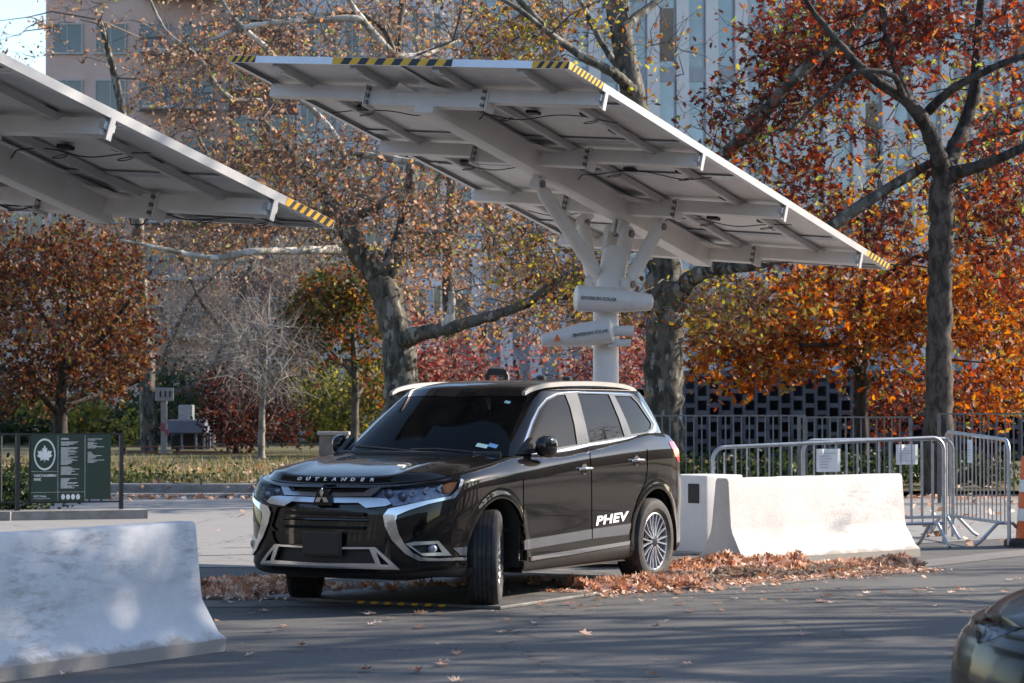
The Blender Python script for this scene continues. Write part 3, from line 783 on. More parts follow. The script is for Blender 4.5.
        text_obj('fender_badge', 'HYBRID', .03, M_chrome, root, Matrix.Translation((1.12, s_ * .912, .895)) @ (Matrix(((-1 * s_, 0, 0), (0, 0, s_), (0, 1, 0))).to_4x4()), extrude=.002) if False else None
    # interior
    it = MB(); it.bbox((.62, 0, .98), (.55, 1.36, .20), .05); it.build('dashboard', M_seat, root, smooth=40)
    for x, ys in ((.0, (.36, -.36)), (-.95, (.40, 0, -.40))):
        for y in ys:
            s2 = MB(); s2.bbox((x, y, .72), (.50, .48, .16), .05); s2.bbox((x - .27, y, 1.02), (.14, .46, .60), .05, Matrix.Rotation(-.2, 3, 'Y')); s2.bbox((x - .35, y, 1.40), (.09, .25, .16), .04, Matrix.Rotation(-.1, 3, 'Y')); s2.build('seat', M_seat, root, smooth=40)
    sw = MB(); n = 28; cc = Vector((.36, .37, 1.06)); pts = []
    for k in range(n + 1):
        a = 2 * math.pi * k / n; pts.append(cc + Vector((.07 * math.sin(a), .185 * math.cos(a), .17 * math.sin(a))))
    sw.tube(pts, .014, 6, caps=False); sw.bar(cc, cc + Vector((.25, 0, -.08)), .05, .05); sw.build('steering_wheel', M_plastic, root, smooth=50)
    rv = MB(); rv.bbox((.36, 0, 1.52), (.03, .22, .06), .012); rv.build('rear_view_mirror', M_plastic, root)
    fl = MB(); fl.box((-.5, 0, .55), (2.9, 1.5, .04)); fl.build('cabin_floor', M_seat, root)
    gbv = BVHTree.FromBMesh(gb)
    for (px, py, w_, h_, col) in ((482, 445.5, .09, .045, (.45, .66, .62)), (493, 445.5, .07, .045, (.12, .30, .55)), (507.5, 402, .045, .035, (.45, .66, .60))):
        h0 = gbv.ray_cast(eye, K.dir(px, py))
        if h0[0] is not None:
            n_ = h0[1]; n_ = n_ if n_.x > 0 else -n_; xx = Vector((0, 1, 0)); xx = (xx - n_ * xx.dot(n_)).normalized(); up = n_.cross(xx); q = h0[0] - n_ * .001
            v = [q + xx * a * w_ / 2 + up * b_ * h_ / 2 for a, b_ in ((-1, -1), (1, -1), (1, 1), (-1, 1))]
            pydata('window_sticker', v, [(0, 1, 2, 3)], mat('sticker', col, .5), root)
    bm.free(); gb.free(); hb.free()
    return root
def hit(bv, K, px, py): return bv.ray_cast(K.o, K.dir(px, py))
# the flank and nose as a surface to place things on
_P, _ = shell_points(CAR); _b = grid_bm(_P); _b.normal_update()
if max(_b.faces, key=lambda f: f.calc_center_median().y).normal.y < 0: bmesh.ops.reverse_faces(_b, faces=_b.faces[:])
bvh = BVHTree.FromBMesh(_b); _b.free()
suv = make_suv()
# ---------------------------------------------------------------- tracking solar canopies
def rv_matrix(r, c):
    r = Vector(r); M = Matrix.Rotation(r.length, 4, r.normalized()); M.translation = Vector(c); return M
CWD, CLN = 3.454, 6.108
PV = (.097, .37, .633, .90)
def canopy(name, M, label, base, pivot_v, with_shrouds, tilt_col):
    # the thing stands on its base; parts carry world-placed geometry relative to it
    root = empty(name, base, 0, label, 'solar canopy', 'tracking solar canopies over the parking spaces')
    T = Matrix.Translation(-Vector(base)) @ M
    def L_(x, y, z): return T @ Vector((x, y, z))
    def A(x, y): return ((x - .5) * CWD, (y - .5) * CLN)
    R3 = T.to_3x3()
    def lbox(mb, c, s, bev=None):
        if bev: mb.bbox(L_(*c), s, bev, R3)
        else: mb.box(L_(*c), s, R3)
    # modules: 2 x 6, each frame + white back sheet + cells
    nx, ny = 2, 6; gx = .012
    mw_, ml = CWD / nx - gx, CLN / ny - gx
    for i in range(nx):
        for j in range(ny):
            cx = -CWD / 2 + (i + .5) * CWD / nx; cy = -CLN / 2 + (j + .5) * CLN / ny
            fr = MB(); t = .035
            for s_ in (-1, 1):
                lbox(fr, (cx + s_ * (mw_ / 2 - .006), cy, 0), (.012, ml, t)); lbox(fr, (cx, cy + s_ * (ml / 2 - .006), 0), (mw_ - .024, .012, t))
                lbox(fr, (cx + s_ * (mw_ / 2 - .027), cy, -.016), (.03, ml - .03, .003)); lbox(fr, (cx, cy + s_ * (ml / 2 - .027), -.0162), (mw_ - .09, .03, .003))
            o = fr.build('solar_module', M_alu, root)
            bs = MB(); lbox(bs, (cx, cy, .004), (mw_ - .024, ml - .024, .006)); bs.build('back_sheet', M_back, o)
            pv = MB(); lbox(pv, (cx, cy, .013), (mw_ - .026, ml - .026, .006)); pv.build('cell_face', M_pv, o)
            if (i + j) % 2 == 0 or j in (1, 4):
                jb = MB(); lbox(jb, (cx + .3, cy + .22, -.012), (.14, .11, .026), .006); jb.build('junction_box', M_cable, o)
    # edge trim with the hazard tape at the corners
    tr = MB(); e = .05; h = .062
    for s_ in (-1, 1):
        lbox(tr, (s_ * (CWD / 2 + .006), 0, -.006), (.012, CLN + .024, h)); lbox(tr, (0, s_ * (CLN / 2 + .006), -.006), (CWD, .012, h))
        # inner lip
        lbox(tr, (s_ * (CWD / 2 - .02), 0, -.034), (.04, CLN, .006))
    tr.build('edge_trim', M_alu, root)
    def tape(mb_y, mb_b, a, b, nrm, n):
        a, b = Vector(a), Vector(b); d = (b - a) / n; nn = Vector(nrm) * .0075; sh = d.normalized() * .035
        for k in range(n * 2):
            p = a + d * (k / 2); q = a + d * ((k + 1) / 2); mb = mb_y if k % 2 == 0 else mb_b
            up = Vector((0, 0, h / 2 - .002)); c0 = Vector((0, 0, -.006))
            v = [p - up + c0 + nn, q - up + c0 + nn, q + up + c0 + nn + sh * (1 if k < n * 2 - 1 else 0), p + up + c0 + nn + sh * (1 if k else 0)]
            w_ = [x - nn * .95 for x in v]
            mb.add([L_(*x) for x in v + w_], [(0, 1, 2, 3), (7, 6, 5, 4), (0, 4, 5, 1), (1, 5, 6, 2), (2, 6, 7, 3), (3, 7, 4, 0)])
    X, Y = CWD / 2 + .006, CLN / 2 + .006
    def stripes(a, b, nrm, n):
        y_, b_ = MB(), MB(); tape(y_, b_, a, b, nrm, n); y_.cur = 0; mm = MB()
        mm.add(y_.v, y_.f); mm.cur = 1; mm.add(b_.v, b_.f); mm.build('hazard_tape', [M_yellow, M_tape], root)
    stripes((-X, -Y, 0), (-X + .30, -Y, 0), (0, -1, 0), 4); stripes((-X + 1.13, -Y, 0), (-X + 2.35, -Y, 0), (0, -1, 0), 7); stripes((X - .34, -Y, 0), (X, -Y, 0), (0, -1, 0), 4)
    stripes((X, -Y, 0), (X, -Y + .52, 0), (1, 0, 0), 9); stripes((X, Y - .52, 0), (X, Y, 0), (1, 0, 0), 7)
    stripes((-X, Y - .4, 0), (-X, Y, 0), (-1, 0, 0), 5)
    # rails along the length
    for x in (-1.25, -.42, .42, 1.25):
        r_ = MB(); lbox(r_, (x, 0, -.042), (.075, CLN - .10, .04)); lbox(r_, (x, 0, -.062), (.05, CLN - .3, .012)); r_.build('module_rail', M_alu_d, root)
    # four purlins across, each of three bolted lengths
    for v in PV:
        y = (v - .5) * CLN
        p = MB(); z = -.15
        big = .17
        for x0, x1, hh in ((-CWD / 2 + .04, -.62, .115), (-.60, .60, .165), (.62, CWD / 2 - .03, .115)):
            lbox(p, ((x0 + x1) / 2, y, -.040 - hh / 2), (x1 - x0, .09, hh), .008)
        o = p.build('purlin', M_cream, root, smooth=30)
        for s_ in (-1, 1):
            g = MB(); lbox(g, (s_ * .605, y, -.13), (.012, .13, .19)); lbox(g, (s_ * .630, y, -.13), (.012, .13, .19)); lbox(g, (s_ * .6175, y, -.13), (.014, .07, .12)); g.build('flange', M_cream, o)
        for s_ in (-1, 1):
            for dz in (-.07, -.13, -.19):
                b_ = MB(); b_.tube([L_(s_ * .598, y - .052, dz), L_(s_ * .598, y - .078, dz)], .017, 8); b_.build('bolt', M_bolt, o)
        tb = MB(); lbox(tb, (CWD / 2 + .006, y, -.10), (.014, .045, .16)); lbox(tb, (CWD / 2 - .03, y, -.09), (.05, .10, .05)); tb.build('edge_bracket', M_alu, root)
    # torque beam
    tb = MB(); lbox(tb, (0, 0, -.155), (.20, (PV[3] - PV[0]) * CLN + .10, .21), .012); tb.build('main_beam', M_cream, root, smooth=30)
    for v in PV:
        y = (v - .5) * CLN
        for s_ in (-1, 1):
            gs = MB(); gs.add([L_(s_ * .10, y - .045, -.072), L_(s_ * .34, y - .045, -.072), L_(s_ * .10, y - .30, -.072), L_(s_ * .10, y - .045, -.09), L_(s_ * .34, y - .045, -.09), L_(s_ * .10, y - .30, -.09)], [(0, 1, 2), (5, 4, 3), (0, 3, 4, 1), (1, 4, 5, 2), (2, 5, 3, 0)]); gs.build('gusset', M_cream, root)
    # cables
    for k, y in enumerate([(v - .5) * CLN + .62 for v in PV[:3]] + [(PV[3] - .5) * CLN + .40]):
        pts = []; nn = 44; r2 = random.Random(k)
        for i in range(nn + 1):
            x = -CWD / 2 + .25 + (CWD - .5) * i / nn
            pts.append(L_(x, y + .02 * math.sin(x * 5 + k), -.05 - .045 * abs(math.sin(x * 3.1 + k)) ** 3 - (.10 if abs(x) < .12 else 0)))
        c = MB(); c.tube(pts, .005, 5)
        for xx in (-1.15, .35 + .1 * k, 1.2):
            lp = [L_(xx + .07 * math.cos(a), y + .05 + .02 * math.sin(a), -.06 - .035 * abs(math.sin(a / 2))) for a in np.linspace(0, 2 * math.pi, 14)]
            c.tube(lp, .004, 5)
        lbx = [L_(xx, y, -.04) for xx in (-1.15, 1.2)]
        c.build('cable', M_cable, root)
        for xx in (-1.15, 1.18, .64):
            ch = MB(); lbox(ch, (xx, y, -.030), (.12, .07, .03), .008); ch.build('cable_box', M_cable, root)
    # mast
    pv = L_(0, (pivot_v - .5) * CLN, -.37)
    base0 = Vector(base); lo = Vector((0, 0, 0)); mid = Vector((tilt_col[0], tilt_col[1], 2.36)); 
    cm = MB(); cm.lathe([(.118, .0), (.118, 2.30), (.108, 2.36), (.10, 2.40)], 28); 
    cm.bbox((0, 0, .03), (.62, .62, .04), .01)
    for a in range(4):
        Rz = Matrix.Rotation(a * math.pi / 2, 3, 'Z'); v = [Rz @ Vector(q) for q in ((.11, -.01, .05), (.28, -.01, .05), (.11, -.01, .32), (.11, .01, .05), (.28, .01, .05), (.11, .01, .32))]; cm.add(v, [(0, 1, 2), (5, 4, 3), (0, 3, 4, 1), (1, 4, 5, 2), (2, 5, 3, 0)])
    cm.build('mast', M_cream, root, smooth=35)
    hl = MB()
    for z in (1.86, 1.98, 2.10, 1.74): hl.tube([Vector((-.088, -.088, z)), Vector((-.078, -.078, z)) * 1.0], .013, 8)
    # upper leaning mast, clevis and four struts
    a = Vector((0, 0, 2.30)); ax = (pv - a).normalized()
    um = MB(); um.tube([a, a + ax * .08, pv - ax * .26], [.10, .125, .125], 28)
    sdv = (R3 @ Vector((1, 0, 0))); 
    for s_ in (-1, 1):
        c = pv - ax * .02 + sdv * (s_ * .085)
        um.bar(pv - ax * .30 + sdv * s_ * .085, pv + ax * .03 + sdv * s_ * .085, .045, .17, R3 @ Vector((0, 1, 0)))
        um.tube([c + sdv * .035, c - sdv * .035], .085, 20)
    um.build('upper_mast', M_cream, root, smooth=35)
    pn = MB(); pn.tube([pv - sdv * .15, pv + sdv * .15], .036, 16); pn.build('pivot_pin', M_bolt, root, smooth=40)
    eb = MB()
    for s_ in (-1, 1): eb.bar(pv + sdv * s_ * .03 - ax * .03, L_(s_ * .03, (pivot_v - .5) * CLN, -.24), .03, .16, R3 @ Vector((0, 1, 0)))
    eb.build('beam_lug', M_cream, root)
    ends = [(-.02, -1.46, -.32), (-.50, .12, -.26), (.36, .10, -.26), ]
    low = [a + ax * .38 + sdv * -.12, a + ax * .34 - sdv * .20 + Vector((0, .10, 0)), a + ax * .34 + sdv * .19]
    for (lx, ly, lz), q in zip(ends, low):
        top = L_(lx, (pivot_v - .5) * CLN + ly, lz); d = (q - top).normalized()
        s = MB(); s.tube([top + d * .05, top + d * .14, q - d * .14, q - d * .05], [.045, .064, .064, .045], 18)
        for c in (top, q): s.tube([c - sdv * .045, c + sdv * .045], .062, 18)
        o = s.build('strut', M_cream, root, smooth=35)
        for c in (top, q):
            b_ = MB(); b_.tube([c - sdv * .062, c + sdv * .062], .034, 14); b_.build('strut_pin', M_bolt, o, smooth=40)
        lg = MB(); lg.bar(top, L_(lx * .9, (pivot_v - .5) * CLN + ly, -.16), .06, .12, R3 @ Vector((0, 1, 0))); lg.build('strut_lug', M_cream, root); lg = MB(); lg.bar(q, a + ax * .30, .05, .12); lg.build('strut_lug', M_cream, root)
    return root, T
MM = rv_matrix((-.181, .151, -.578), (.628, 23.3, 3.628))
base_main = W(606, 560, 23.4); base_main.z = .03
can, TT = canopy('solar_canopy', MM, 'white solar canopy on its mast behind the parked black SUV, whole in view', tuple(base_main), .64, True, (0, 0))
base_l = Vector((-4.25, 17.5, .03))
canopy('solar_canopy', rv_matrix((-.226, .167, -.641), (-4.395, 16.817, 3.695)), 'white solar canopy cut off by the left edge, over the worn white barrier', tuple(base_l), .60, False, (0, 0))
# actuator shrouds on the mast
def shroud(px0, py0, px1, py1, Y, r0, r1, text, tx, mark):
    a, b = W(px0, py0, Y) - base_main, W(px1, py1, Y + .12) - base_main; d = (b - a); L_ = d.length; d.normalize()
    z = Vector((0, 0, 1)); x = d; u = (z - x * z.dot(x)).normalized(); w_ = x.cross(u)
    M = Matrix((u, w_, x)).transposed()
    s = MB(); s.lathe([(r0 * .7, 0), (r0 * .96, .012), (r0, .05), (r0 * .98, L_ * .45), (r1 * 1.02, L_ - .06), (r1 * .95, L_ - .012), (r1 * .7, L_)], 32, M, a)
    o = s.build('actuator_cover', M_white_paint, can, smooth=35)
    c = W(tx[0], tx[1], Y) - base_main; rr = r0 * .93
    n = Vector((0, -1, 0)); xx = (Vector((1, 0, 0)) - Vector((0, 0, 0))); xx = x if x.x > 0 else -x; xx = Vector((xx.x, 0, xx.z)).normalized(); up = n.cross(xx) * -1
    xx = x if x.x > 0 else -x; up = (z - xx * z.dot(xx)).normalized(); nn = xx.cross(up)
    Mt = Matrix((xx, up, nn)).transposed().to_4x4(); 
    tt = (c - a).dot(x) / L_; rt = r0 * .98 if tt < .45 else r0 * .98 + (r1 - r0 * .98) * (tt - .45) / .55
    pc = a + x * (tt * L_) + nn * (rt + .003)
    Mt.translation = pc
    text_obj('cover_lettering', text, .042, M_bolt, o, Mt, extrude=.006, bold=.0008)
    t = MB(); q = pc - xx * .30; v = [q - xx * .045 - up * .03, q + xx * .02 - up * .03, q - xx * .005 + up * .035]; v += [k + nn * .008 for k in v]; t.add(v, [(0, 1, 2), (5, 4, 3), (0, 3, 4, 1), (1, 4, 5, 2), (2, 5, 3, 0)]); t.build('cover_logo', mark, o)
    return o
shroud(575, 298, 652, 302.5, 23.15, .120, .078, 'ENVISION SOLAR', (597, 297.5), M_cable)
shroud(613, 330.5, 542, 340.5, 23.15, .112, .062, 'ENVISION SOLAR', (592, 334.5), M_orange)
bk = MB()
for px, py, r_ in ((623, 331, .05), (620, 343, .035)):
    c = W(px, py, 23.25) - base_main; bk.tube([c - Vector((.12, 0, 0)), c + Vector((.10, 0, 0))], r_, 12)
bk.tube([W(608, 346, 23.2) - base_main, W(631, 343, 23.2) - base_main], .018, 6)
bk.build('actuator_motor', M_white_paint, can, smooth=40)
# ballast pad under the car (steel plate with a hazard edge) and the white cabinet behind it
pad = empty('steel_pad', (-.2405, 20.09, 0), -2.06653, 'low steel ballast plate lying under the parked black SUV', 'steel plate')
p = MB(); p.bbox((-.45, -.02, .014), (3.95, 2.05, .024), .006); p.build('plate', mat('pad_steel', (.12, .115, .11), .6, .2, .2, 3, dirt=((.28, .27, .25), 5, .5, .8)), pad)
for k in range(7): y = -.20 + .115 * k; hz = MB(); hz.add([(1.527, y, .004), (1.527, y + .05, .004), (1.527, y + .07, .024), (1.527, y + .02, .024), (1.531, y, .004), (1.531, y + .05, .004), (1.531, y + .07, .024), (1.531, y + .02, .024)], [(0, 1, 2, 3), (7, 6, 5, 4), (0, 4, 5, 1), (1, 5, 6, 2), (2, 6, 7, 3), (3, 7, 4, 0)]); hz.build('hazard_mark', M_yellow, pad)
cab = empty('equipment_cabinet', tuple(Vector((W(687, 560, 25.2).x, 25.2, 0))), math.radians(-50), 'white steel equipment cabinet with a small black vent, between SUV tail and barrier', 'cabinet')
c = MB(); c.bbox((0, .25, .40), (.56, .5, .76), .02); c.bbox((0, .25, .03), (.5, .44, .06), .01); c.build('housing', M_white_paint, cab, smooth=30)
v = MB(); v.box((.10, -.003, .60), (.15, .012, .19)); v.build('vent', M_plastic, cab)
bb = tag(MB().build('x', M_white_paint) if False else None, '', '') if False else None
bx = empty('ballast_box', tuple(Vector((W(578, 560, 24.2).x, 24.2, 0))), math.radians(-28), 'low white ballast box seen beneath the SUV, left of the mast foot', 'ballast box')
m_ = MB(); m_.bbox((0, 0, .14), (.42, .4, .22), .015); m_.build('box_body', M_white_paint, bx, smooth=30); m_ = MB(); m_.bbox((0, 0, .265), (.44, .42, .02), .006); m_.build('lid', M_cream, bx)
# ---------------------------------------------------------------- ground
def asphalt(name, base, base2, patch, gran=70, bump=.35):
    m, nt, N, L, b = nodes(name); b.inputs['Roughness'].default_value = .88; b.inputs['Specular IOR Level'].default_value = .25
    n = noise(N, L, gran, 3, .6); r = ramp(N, [(.35, base), (.68, base2)]); L.new(n.outputs['Fac'], r.inputs[0])
    n2 = noise(N, L, .55, 5, .6, vscale=(.5, 1, 1)); r2 = ramp(N, [(.38, (0, 0, 0)), (.64, (1, 1, 1))]); L.new(n2.outputs['Fac'], r2.inputs[0])
    mx = N.new('ShaderNodeMix'); mx.data_type = 'RGBA'; mu = N.new('ShaderNodeMath'); mu.operation = 'MULTIPLY'; mu.inputs[1].default_value = .45; L.new(r2.outputs[0], mu.inputs[0]); L.new(mu.outputs[0], mx.inputs['Factor'])
    L.new(r.outputs[0], mx.inputs['A']); mx.inputs['B'].default_value = (*patch, 1); L.new(mx.outputs['Result'], b.inputs['Base Color'])
    # cracks and stains
    tc = N.new('ShaderNodeTexCoord'); wn = noise(N, L, 1.3, 5, .7); vm = N.new('ShaderNodeVectorMath'); vm.operation = 'ADD'
    sc_ = N.new('ShaderNodeVectorMath'); sc_.operation = 'SCALE'; sc_.inputs['Scale'].default_value = .9; L.new(wn.outputs['Color'], sc_.inputs[0]); L.new(tc.outputs['Object'], vm.inputs[0]); L.new(sc_.outputs[0], vm.inputs[1])
    vo = N.new('ShaderNodeTexVoronoi'); vo.feature = 'DISTANCE_TO_EDGE'; vo.inputs['Scale'].default_value = .38; L.new(vm.outputs[0], vo.inputs['Vector'])
    rc = ramp(N, [(.0, (1, 1, 1)), (.010, (0, 0, 0))]); L.new(vo.outputs['Distance'], rc.inputs[0])
    ns = noise(N, L, 1.9, 4, .65); rs_ = ramp(N, [(.56, (0, 0, 0)), (.72, (1, 1, 1))]); L.new(ns.outputs['Fac'], rs_.inputs[0])
    m1 = N.new('ShaderNodeMix'); m1.data_type = 'RGBA'; mm = N.new('ShaderNodeMath'); mm.operation = 'MULTIPLY'; mm.inputs[1].default_value = .30; L.new(rs_.outputs[0], mm.inputs[0]); L.new(mm.outputs[0], m1.inputs['Factor'])
    L.new(mx.outputs['Result'], m1.inputs['A']); m1.inputs['B'].default_value = (*[x * .55 for x in base], 1)
    m2 = N.new('ShaderNodeMix'); m2.data_type = 'RGBA'; m3 = N.new('ShaderNodeMath'); m3.operation = 'MULTIPLY'; m3.inputs[1].default_value = .75; L.new(rc.outputs[0], m3.inputs[0]); L.new(m3.outputs[0], m2.inputs['Factor'])
    L.new(m1.outputs['Result'], m2.inputs['A']); m2.inputs['B'].default_value = (*[x * .35 for x in base], 1); L.new(m2.outputs['Result'], b.inputs['Base Color'])
    ng = noise(N, L, gran * .45, 6, .8)
    bp = N.new('ShaderNodeBump'); bp.inputs['Strength'].default_value = bump; bp.inputs['Distance'].default_value = .015; L.new(ng.outputs['Fac'], bp.inputs['Height']); L.new(bp.outputs[0], b.inputs['Normal'])
    return m
M_asph = asphalt('road_asphalt', (.066, .065, .066), (.145, .140, .136), (.145, .14, .134))
M_pave = asphalt('plaza_paving', (.21, .205, .198), (.30, .29, .28), (.24, .232, .222), 40)
M_gutter = asphalt('gutter_concrete', (.15, .142, .135), (.22, .21, .20), (.13, .125, .12), 50)
M_soil = asphalt('lawn_soil', (.07, .06, .035), (.15, .13, .06), (.10, .11, .04), 20, .8)
SD = Vector((math.sin(math.radians(57)), math.cos(math.radians(57)), 0)); SN = Vector((-SD.y, SD.x, 0))   # along the street / towards the park
O0 = Vector((-.2, 19.3, 0))
def strip(a0, a1, n0, n1, z): return [tuple(O0 + SD * a + SN * n + Vector((0, 0, z))) for a, n in ((a0, n0), (a1, n0), (a1, n1), (a0, n1))]
def sheet(name, quads, m):
    v = [p for q in quads for p in q]; o = pydata(name, v, [tuple(range(4 * i, 4 * i + 4)) for i in range(len(quads))], m); o['kind'] = 'structure'; return o
sheet('ground', [[(-900, -300, 0), (900, -300, 0), (900, 1800, 0), (-900, 1800, 0)]], M_asph)
gut = [G(100, 609), G(215, 607.5), G(430, 606), G(600, 593), G(740, 589), G(1024, 556), G(1300, 532)]
v = []; f = []
for i, p in enumerate(gut): v += [(p.x, p.y, .004), (p.x - .15, p.y + .62, .004)]
for i in range(len(gut) - 1): f.append((2 * i, 2 * i + 2, 2 * i + 3, 2 * i + 1))
pydata('gutter', v, f, M_gutter)['kind'] = 'structure'
# the plaza behind
pydata('plaza', [(-30, 24.0, .005), (-1.2, 23.0, .005), (2.0, 25.2, .005), (9, 31, .005), (30, 46, .005), (30, 60, .005), (-30, 60, .005)], [tuple(range(7))], M_pave)['kind'] = 'structure'
# park bed behind the stone kerb (left half)
kb = empty('stone_kerb', (-5, 41.5, 0), 0, 'low grey stone kerb along the front of the grass bed', 'kerb'); kb['kind'] = 'structure'
m_ = MB(); m_.bbox((-8, .2, .10), (36, .42, .20), .03); m_.bbox((-8, -.35, .03), (36, .5, .055), .02); m_.build('kerb', M_conc_wall, kb)
pydata('lawn', [(-70, 41.9, .16), (6, 41.9, .16), (6, 140, .22), (-70, 140, .22)], [(0, 1, 2, 3)], M_soil)['kind'] = 'structure'
pydata('park_ground', [(3, 41.2, .10), (60, 41.2, .10), (60, 140, .12), (6.1, 140, .12)], [(0, 1, 2, 3)], M_soil)['kind'] = 'structure'

# leaves scattered as flakes
def leaf_cloud(name, P, size, m, parent=None, up=None, kind=None, shape='leaf', flat=0.0, seed=1, label=None, cat=None):
    """one small curled blade per point, drawn as its own shape"""
    rs = np.random.RandomState(seed); n = len(P); P = np.asarray(P)
    if shape == 'leaf': T = np.array([(0, -.5, 0), (.30, -.12, .06), (.22, .22, .05), (0, .5, 0), (-.22, .22, .05), (-.30, -.12, .06)]); Fc = [(0, 1, 2, 3), (0, 3, 4, 5)]
    elif shape == 'lobed': T = np.array([(0, -.5, 0), (.18, -.28, .02), (.48, -.22, .12), (.24, .02, .03), (.42, .34, .12), (.12, .24, .02), (0, .55, .05), (-.12, .24, .02), (-.42, .34, .12), (-.24, .02, .03), (-.48, -.22, .12), (-.18, -.28, .02)]); Fc = [(0, 1, 3, 5, 6), (1, 2, 3), (3, 4, 5), (0, 6, 7, 9, 11), (7, 8, 9), (9, 10, 11)]
    elif shape == 'oak': T = np.array([(0, -.5, 0), (.13, -.30, .03), (.09, -.16, .02), (.30, -.02, .09), (.13, .09, .02), (.24, .30, .08), (.08, .34, .03), (0, .52, .05), (-.08, .34, .03), (-.24, .30, .08), (-.13, .09, .02), (-.30, -.02, .09), (-.09, -.16, .02), (-.13, -.30, .03)]); Fc = [(0, 1, 2, 3, 4, 5, 6, 7), (0, 7, 8, 9, 10, 11, 12, 13)]
    elif shape == 'blade': T = np.array([(-.08, 0, 0), (.08, 0, 0), (.05, .15, .5), (0, .35, 1), (-.05, .15, .5)]); Fc = [(0, 1, 2, 3, 4)]
    k = len(T)
    a = rs.uniform(0, 2 * np.pi, n); 
    if shape == 'blade': tx = rs.normal(0, .35, n); ty = rs.normal(0, .35, n)
    elif flat: tx = rs.normal(0, flat, n); ty = rs.normal(0, flat, n)
    else: tx = rs.uniform(-1.4, 1.4, n); ty = rs.uniform(-1.4, 1.4, n)
    sz = size * rs.uniform(.6, 1.35, n)
    ca, sa, cx, sx, cy, sy = np.cos(a), np.sin(a), np.cos(tx), np.sin(tx), np.cos(ty), np.sin(ty)
    Rz = np.zeros((n, 3, 3)); Rz[:, 0, 0] = ca; Rz[:, 0, 1] = -sa; Rz[:, 1, 0] = sa; Rz[:, 1, 1] = ca; Rz[:, 2, 2] = 1
    Rx = np.zeros((n, 3, 3)); Rx[:, 0, 0] = 1; Rx[:, 1, 1] = cx; Rx[:, 1, 2] = -sx; Rx[:, 2, 1] = sx; Rx[:, 2, 2] = cx
    Ry = np.zeros((n, 3, 3)); Ry[:, 0, 0] = cy; Ry[:, 0, 2] = sy; Ry[:, 1, 1] = 1; Ry[:, 2, 0] = -sy; Ry[:, 2, 2] = cy
    Rt = np.einsum('nij,njk,nkl->nil', Ry, Rx, Rz)
    curl = rs.uniform(.3, 2.4, n)
    TT_ = np.repeat(T[None], n, 0).copy(); TT_[:, :, 2] *= curl[:, None] if shape != 'blade' else 1
    V = np.einsum('nij,nkj->nki', Rt, TT_) * sz[:, None, None] + P[:, None, :]
    me = bpy.data.meshes.new(name); me.vertices.add(n * k); me.vertices.foreach_set('co', V.reshape(-1))
    ln = [len(q) for q in Fc]; tot = sum(ln); fl = np.array([i for q in Fc for i in q])
    li = (np.arange(n)[:, None] * k + fl[None]).reshape(-1)
    me.loops.add(n * tot); me.loops.foreach_set('vertex_index', li.astype(np.int32))
    me.polygons.add(n * len(Fc)); st = np.r_[0, np.cumsum(ln)[:-1]]
    me.polygons.foreach_set('loop_start', (np.arange(n)[:, None] * tot + st[None]).reshape(-1).astype(np.int32))
    me.polygons.foreach_set('loop_total', np.tile(ln, n).astype(np.int32))
    me.update(calc_edges=True); me.validate()
    o = link(name, me, m, parent)
    if kind: o['kind'] = kind
    if label: o['label'] = label; o['category'] = cat
    return o
rs = np.random.RandomState(5)
def pile(a, b, wdt, hgt, n, seed=1):
    r_ = np.random.RandomState(seed); a = np.array(a[:2]); b = np.array(b[:2]); d = b - a; L_ = np.hypot(*d); d /= L_; nn = np.array([-d[1], d[0]])
    t = r_.uniform(0, 1, n); s = r_.normal(0, .42, n); prof = np.clip(1 - s * s, 0, 1)
    k = .55 + .45 * np.sin(t * 17 + seed) * np.sin(t * 7.3 + 1)
    z = hgt * prof * (.3 + .7 * k) * r_.uniform(.0, 1, n) + .02
    q = a + np.outer(t * L_, d) + np.outer(s * wdt, nn)
    return np.c_[q, z]
P_ = [pile(G(575, 592), G(700, 587), .26, .09, 1300, 2), pile(G(640, 584), G(905, 568), .26, .10, 2600, 3), pile(G(650, 577), G(800, 569), .24, .15, 1700, 9), pile(G(205, 598), G(310, 588), .35, .035, 420, 4), pile(G(210, 589), G(290, 583), .45, .03, 260, 8), pile(G(320, 592), G(560, 584), .35, .02, 90, 5)]
leaf_cloud('leaf_pile', np.concatenate(P_), .092, LF_ground, kind='stuff', shape='lobed', flat=.75, seed=3, label='drift of dry brown leaves heaped against the barriers and wheels', cat='fallen leaves')
sc = []
for _ in range(26):
    px = rs.uniform(-20, 1050); py = 598 + rs.beta(1.0, 1.6) * 95; g = G(px, py, .015); sc.append(tuple(g))
for px, py in ((410, 669), (425, 627), (440, 646), (447, 663), (452, 680), (370, 612), (292, 624), (300, 645), (238, 640), (240, 653), (512, 633), (666, 626), (760, 583), (1003, 577), (560, 601), (590, 605), (500, 613), (430, 612), (640, 600), (700, 598), (265, 610), (380, 622)):
    for _ in range(2): g = G(px + rs.normal(0, 7), py + rs.normal(0, 1.5), .015); sc.append(tuple(g))
for _ in range(120): g = G(rs.uniform(190, 1024), 588 + rs.exponential(7), .012); sc.append(tuple(g))
P3 = np.concatenate([pile(G(560, 596), G(920, 570), .55, .02, 2600, 21), pile(G(200, 600), G(330, 588), .6, .02, 700, 22)])
leaf_cloud('leaf_crumbs', P3, .042, LF_ground, kind='stuff', shape='leaf', flat=.35, seed=31, label='crushed leaf crumbs fringing the drift of leaves', cat='fallen leaves')
leaf_cloud('leaf_pile', np.concatenate([pile(G(600, 590), G(905, 568), .34, .10, 2200, 23)]), .075, LF_greyt, kind='stuff', shape='oak', flat=.6, seed=32, label='paler narrow leaves mixed through the drift by the barrier', cat='fallen leaves')
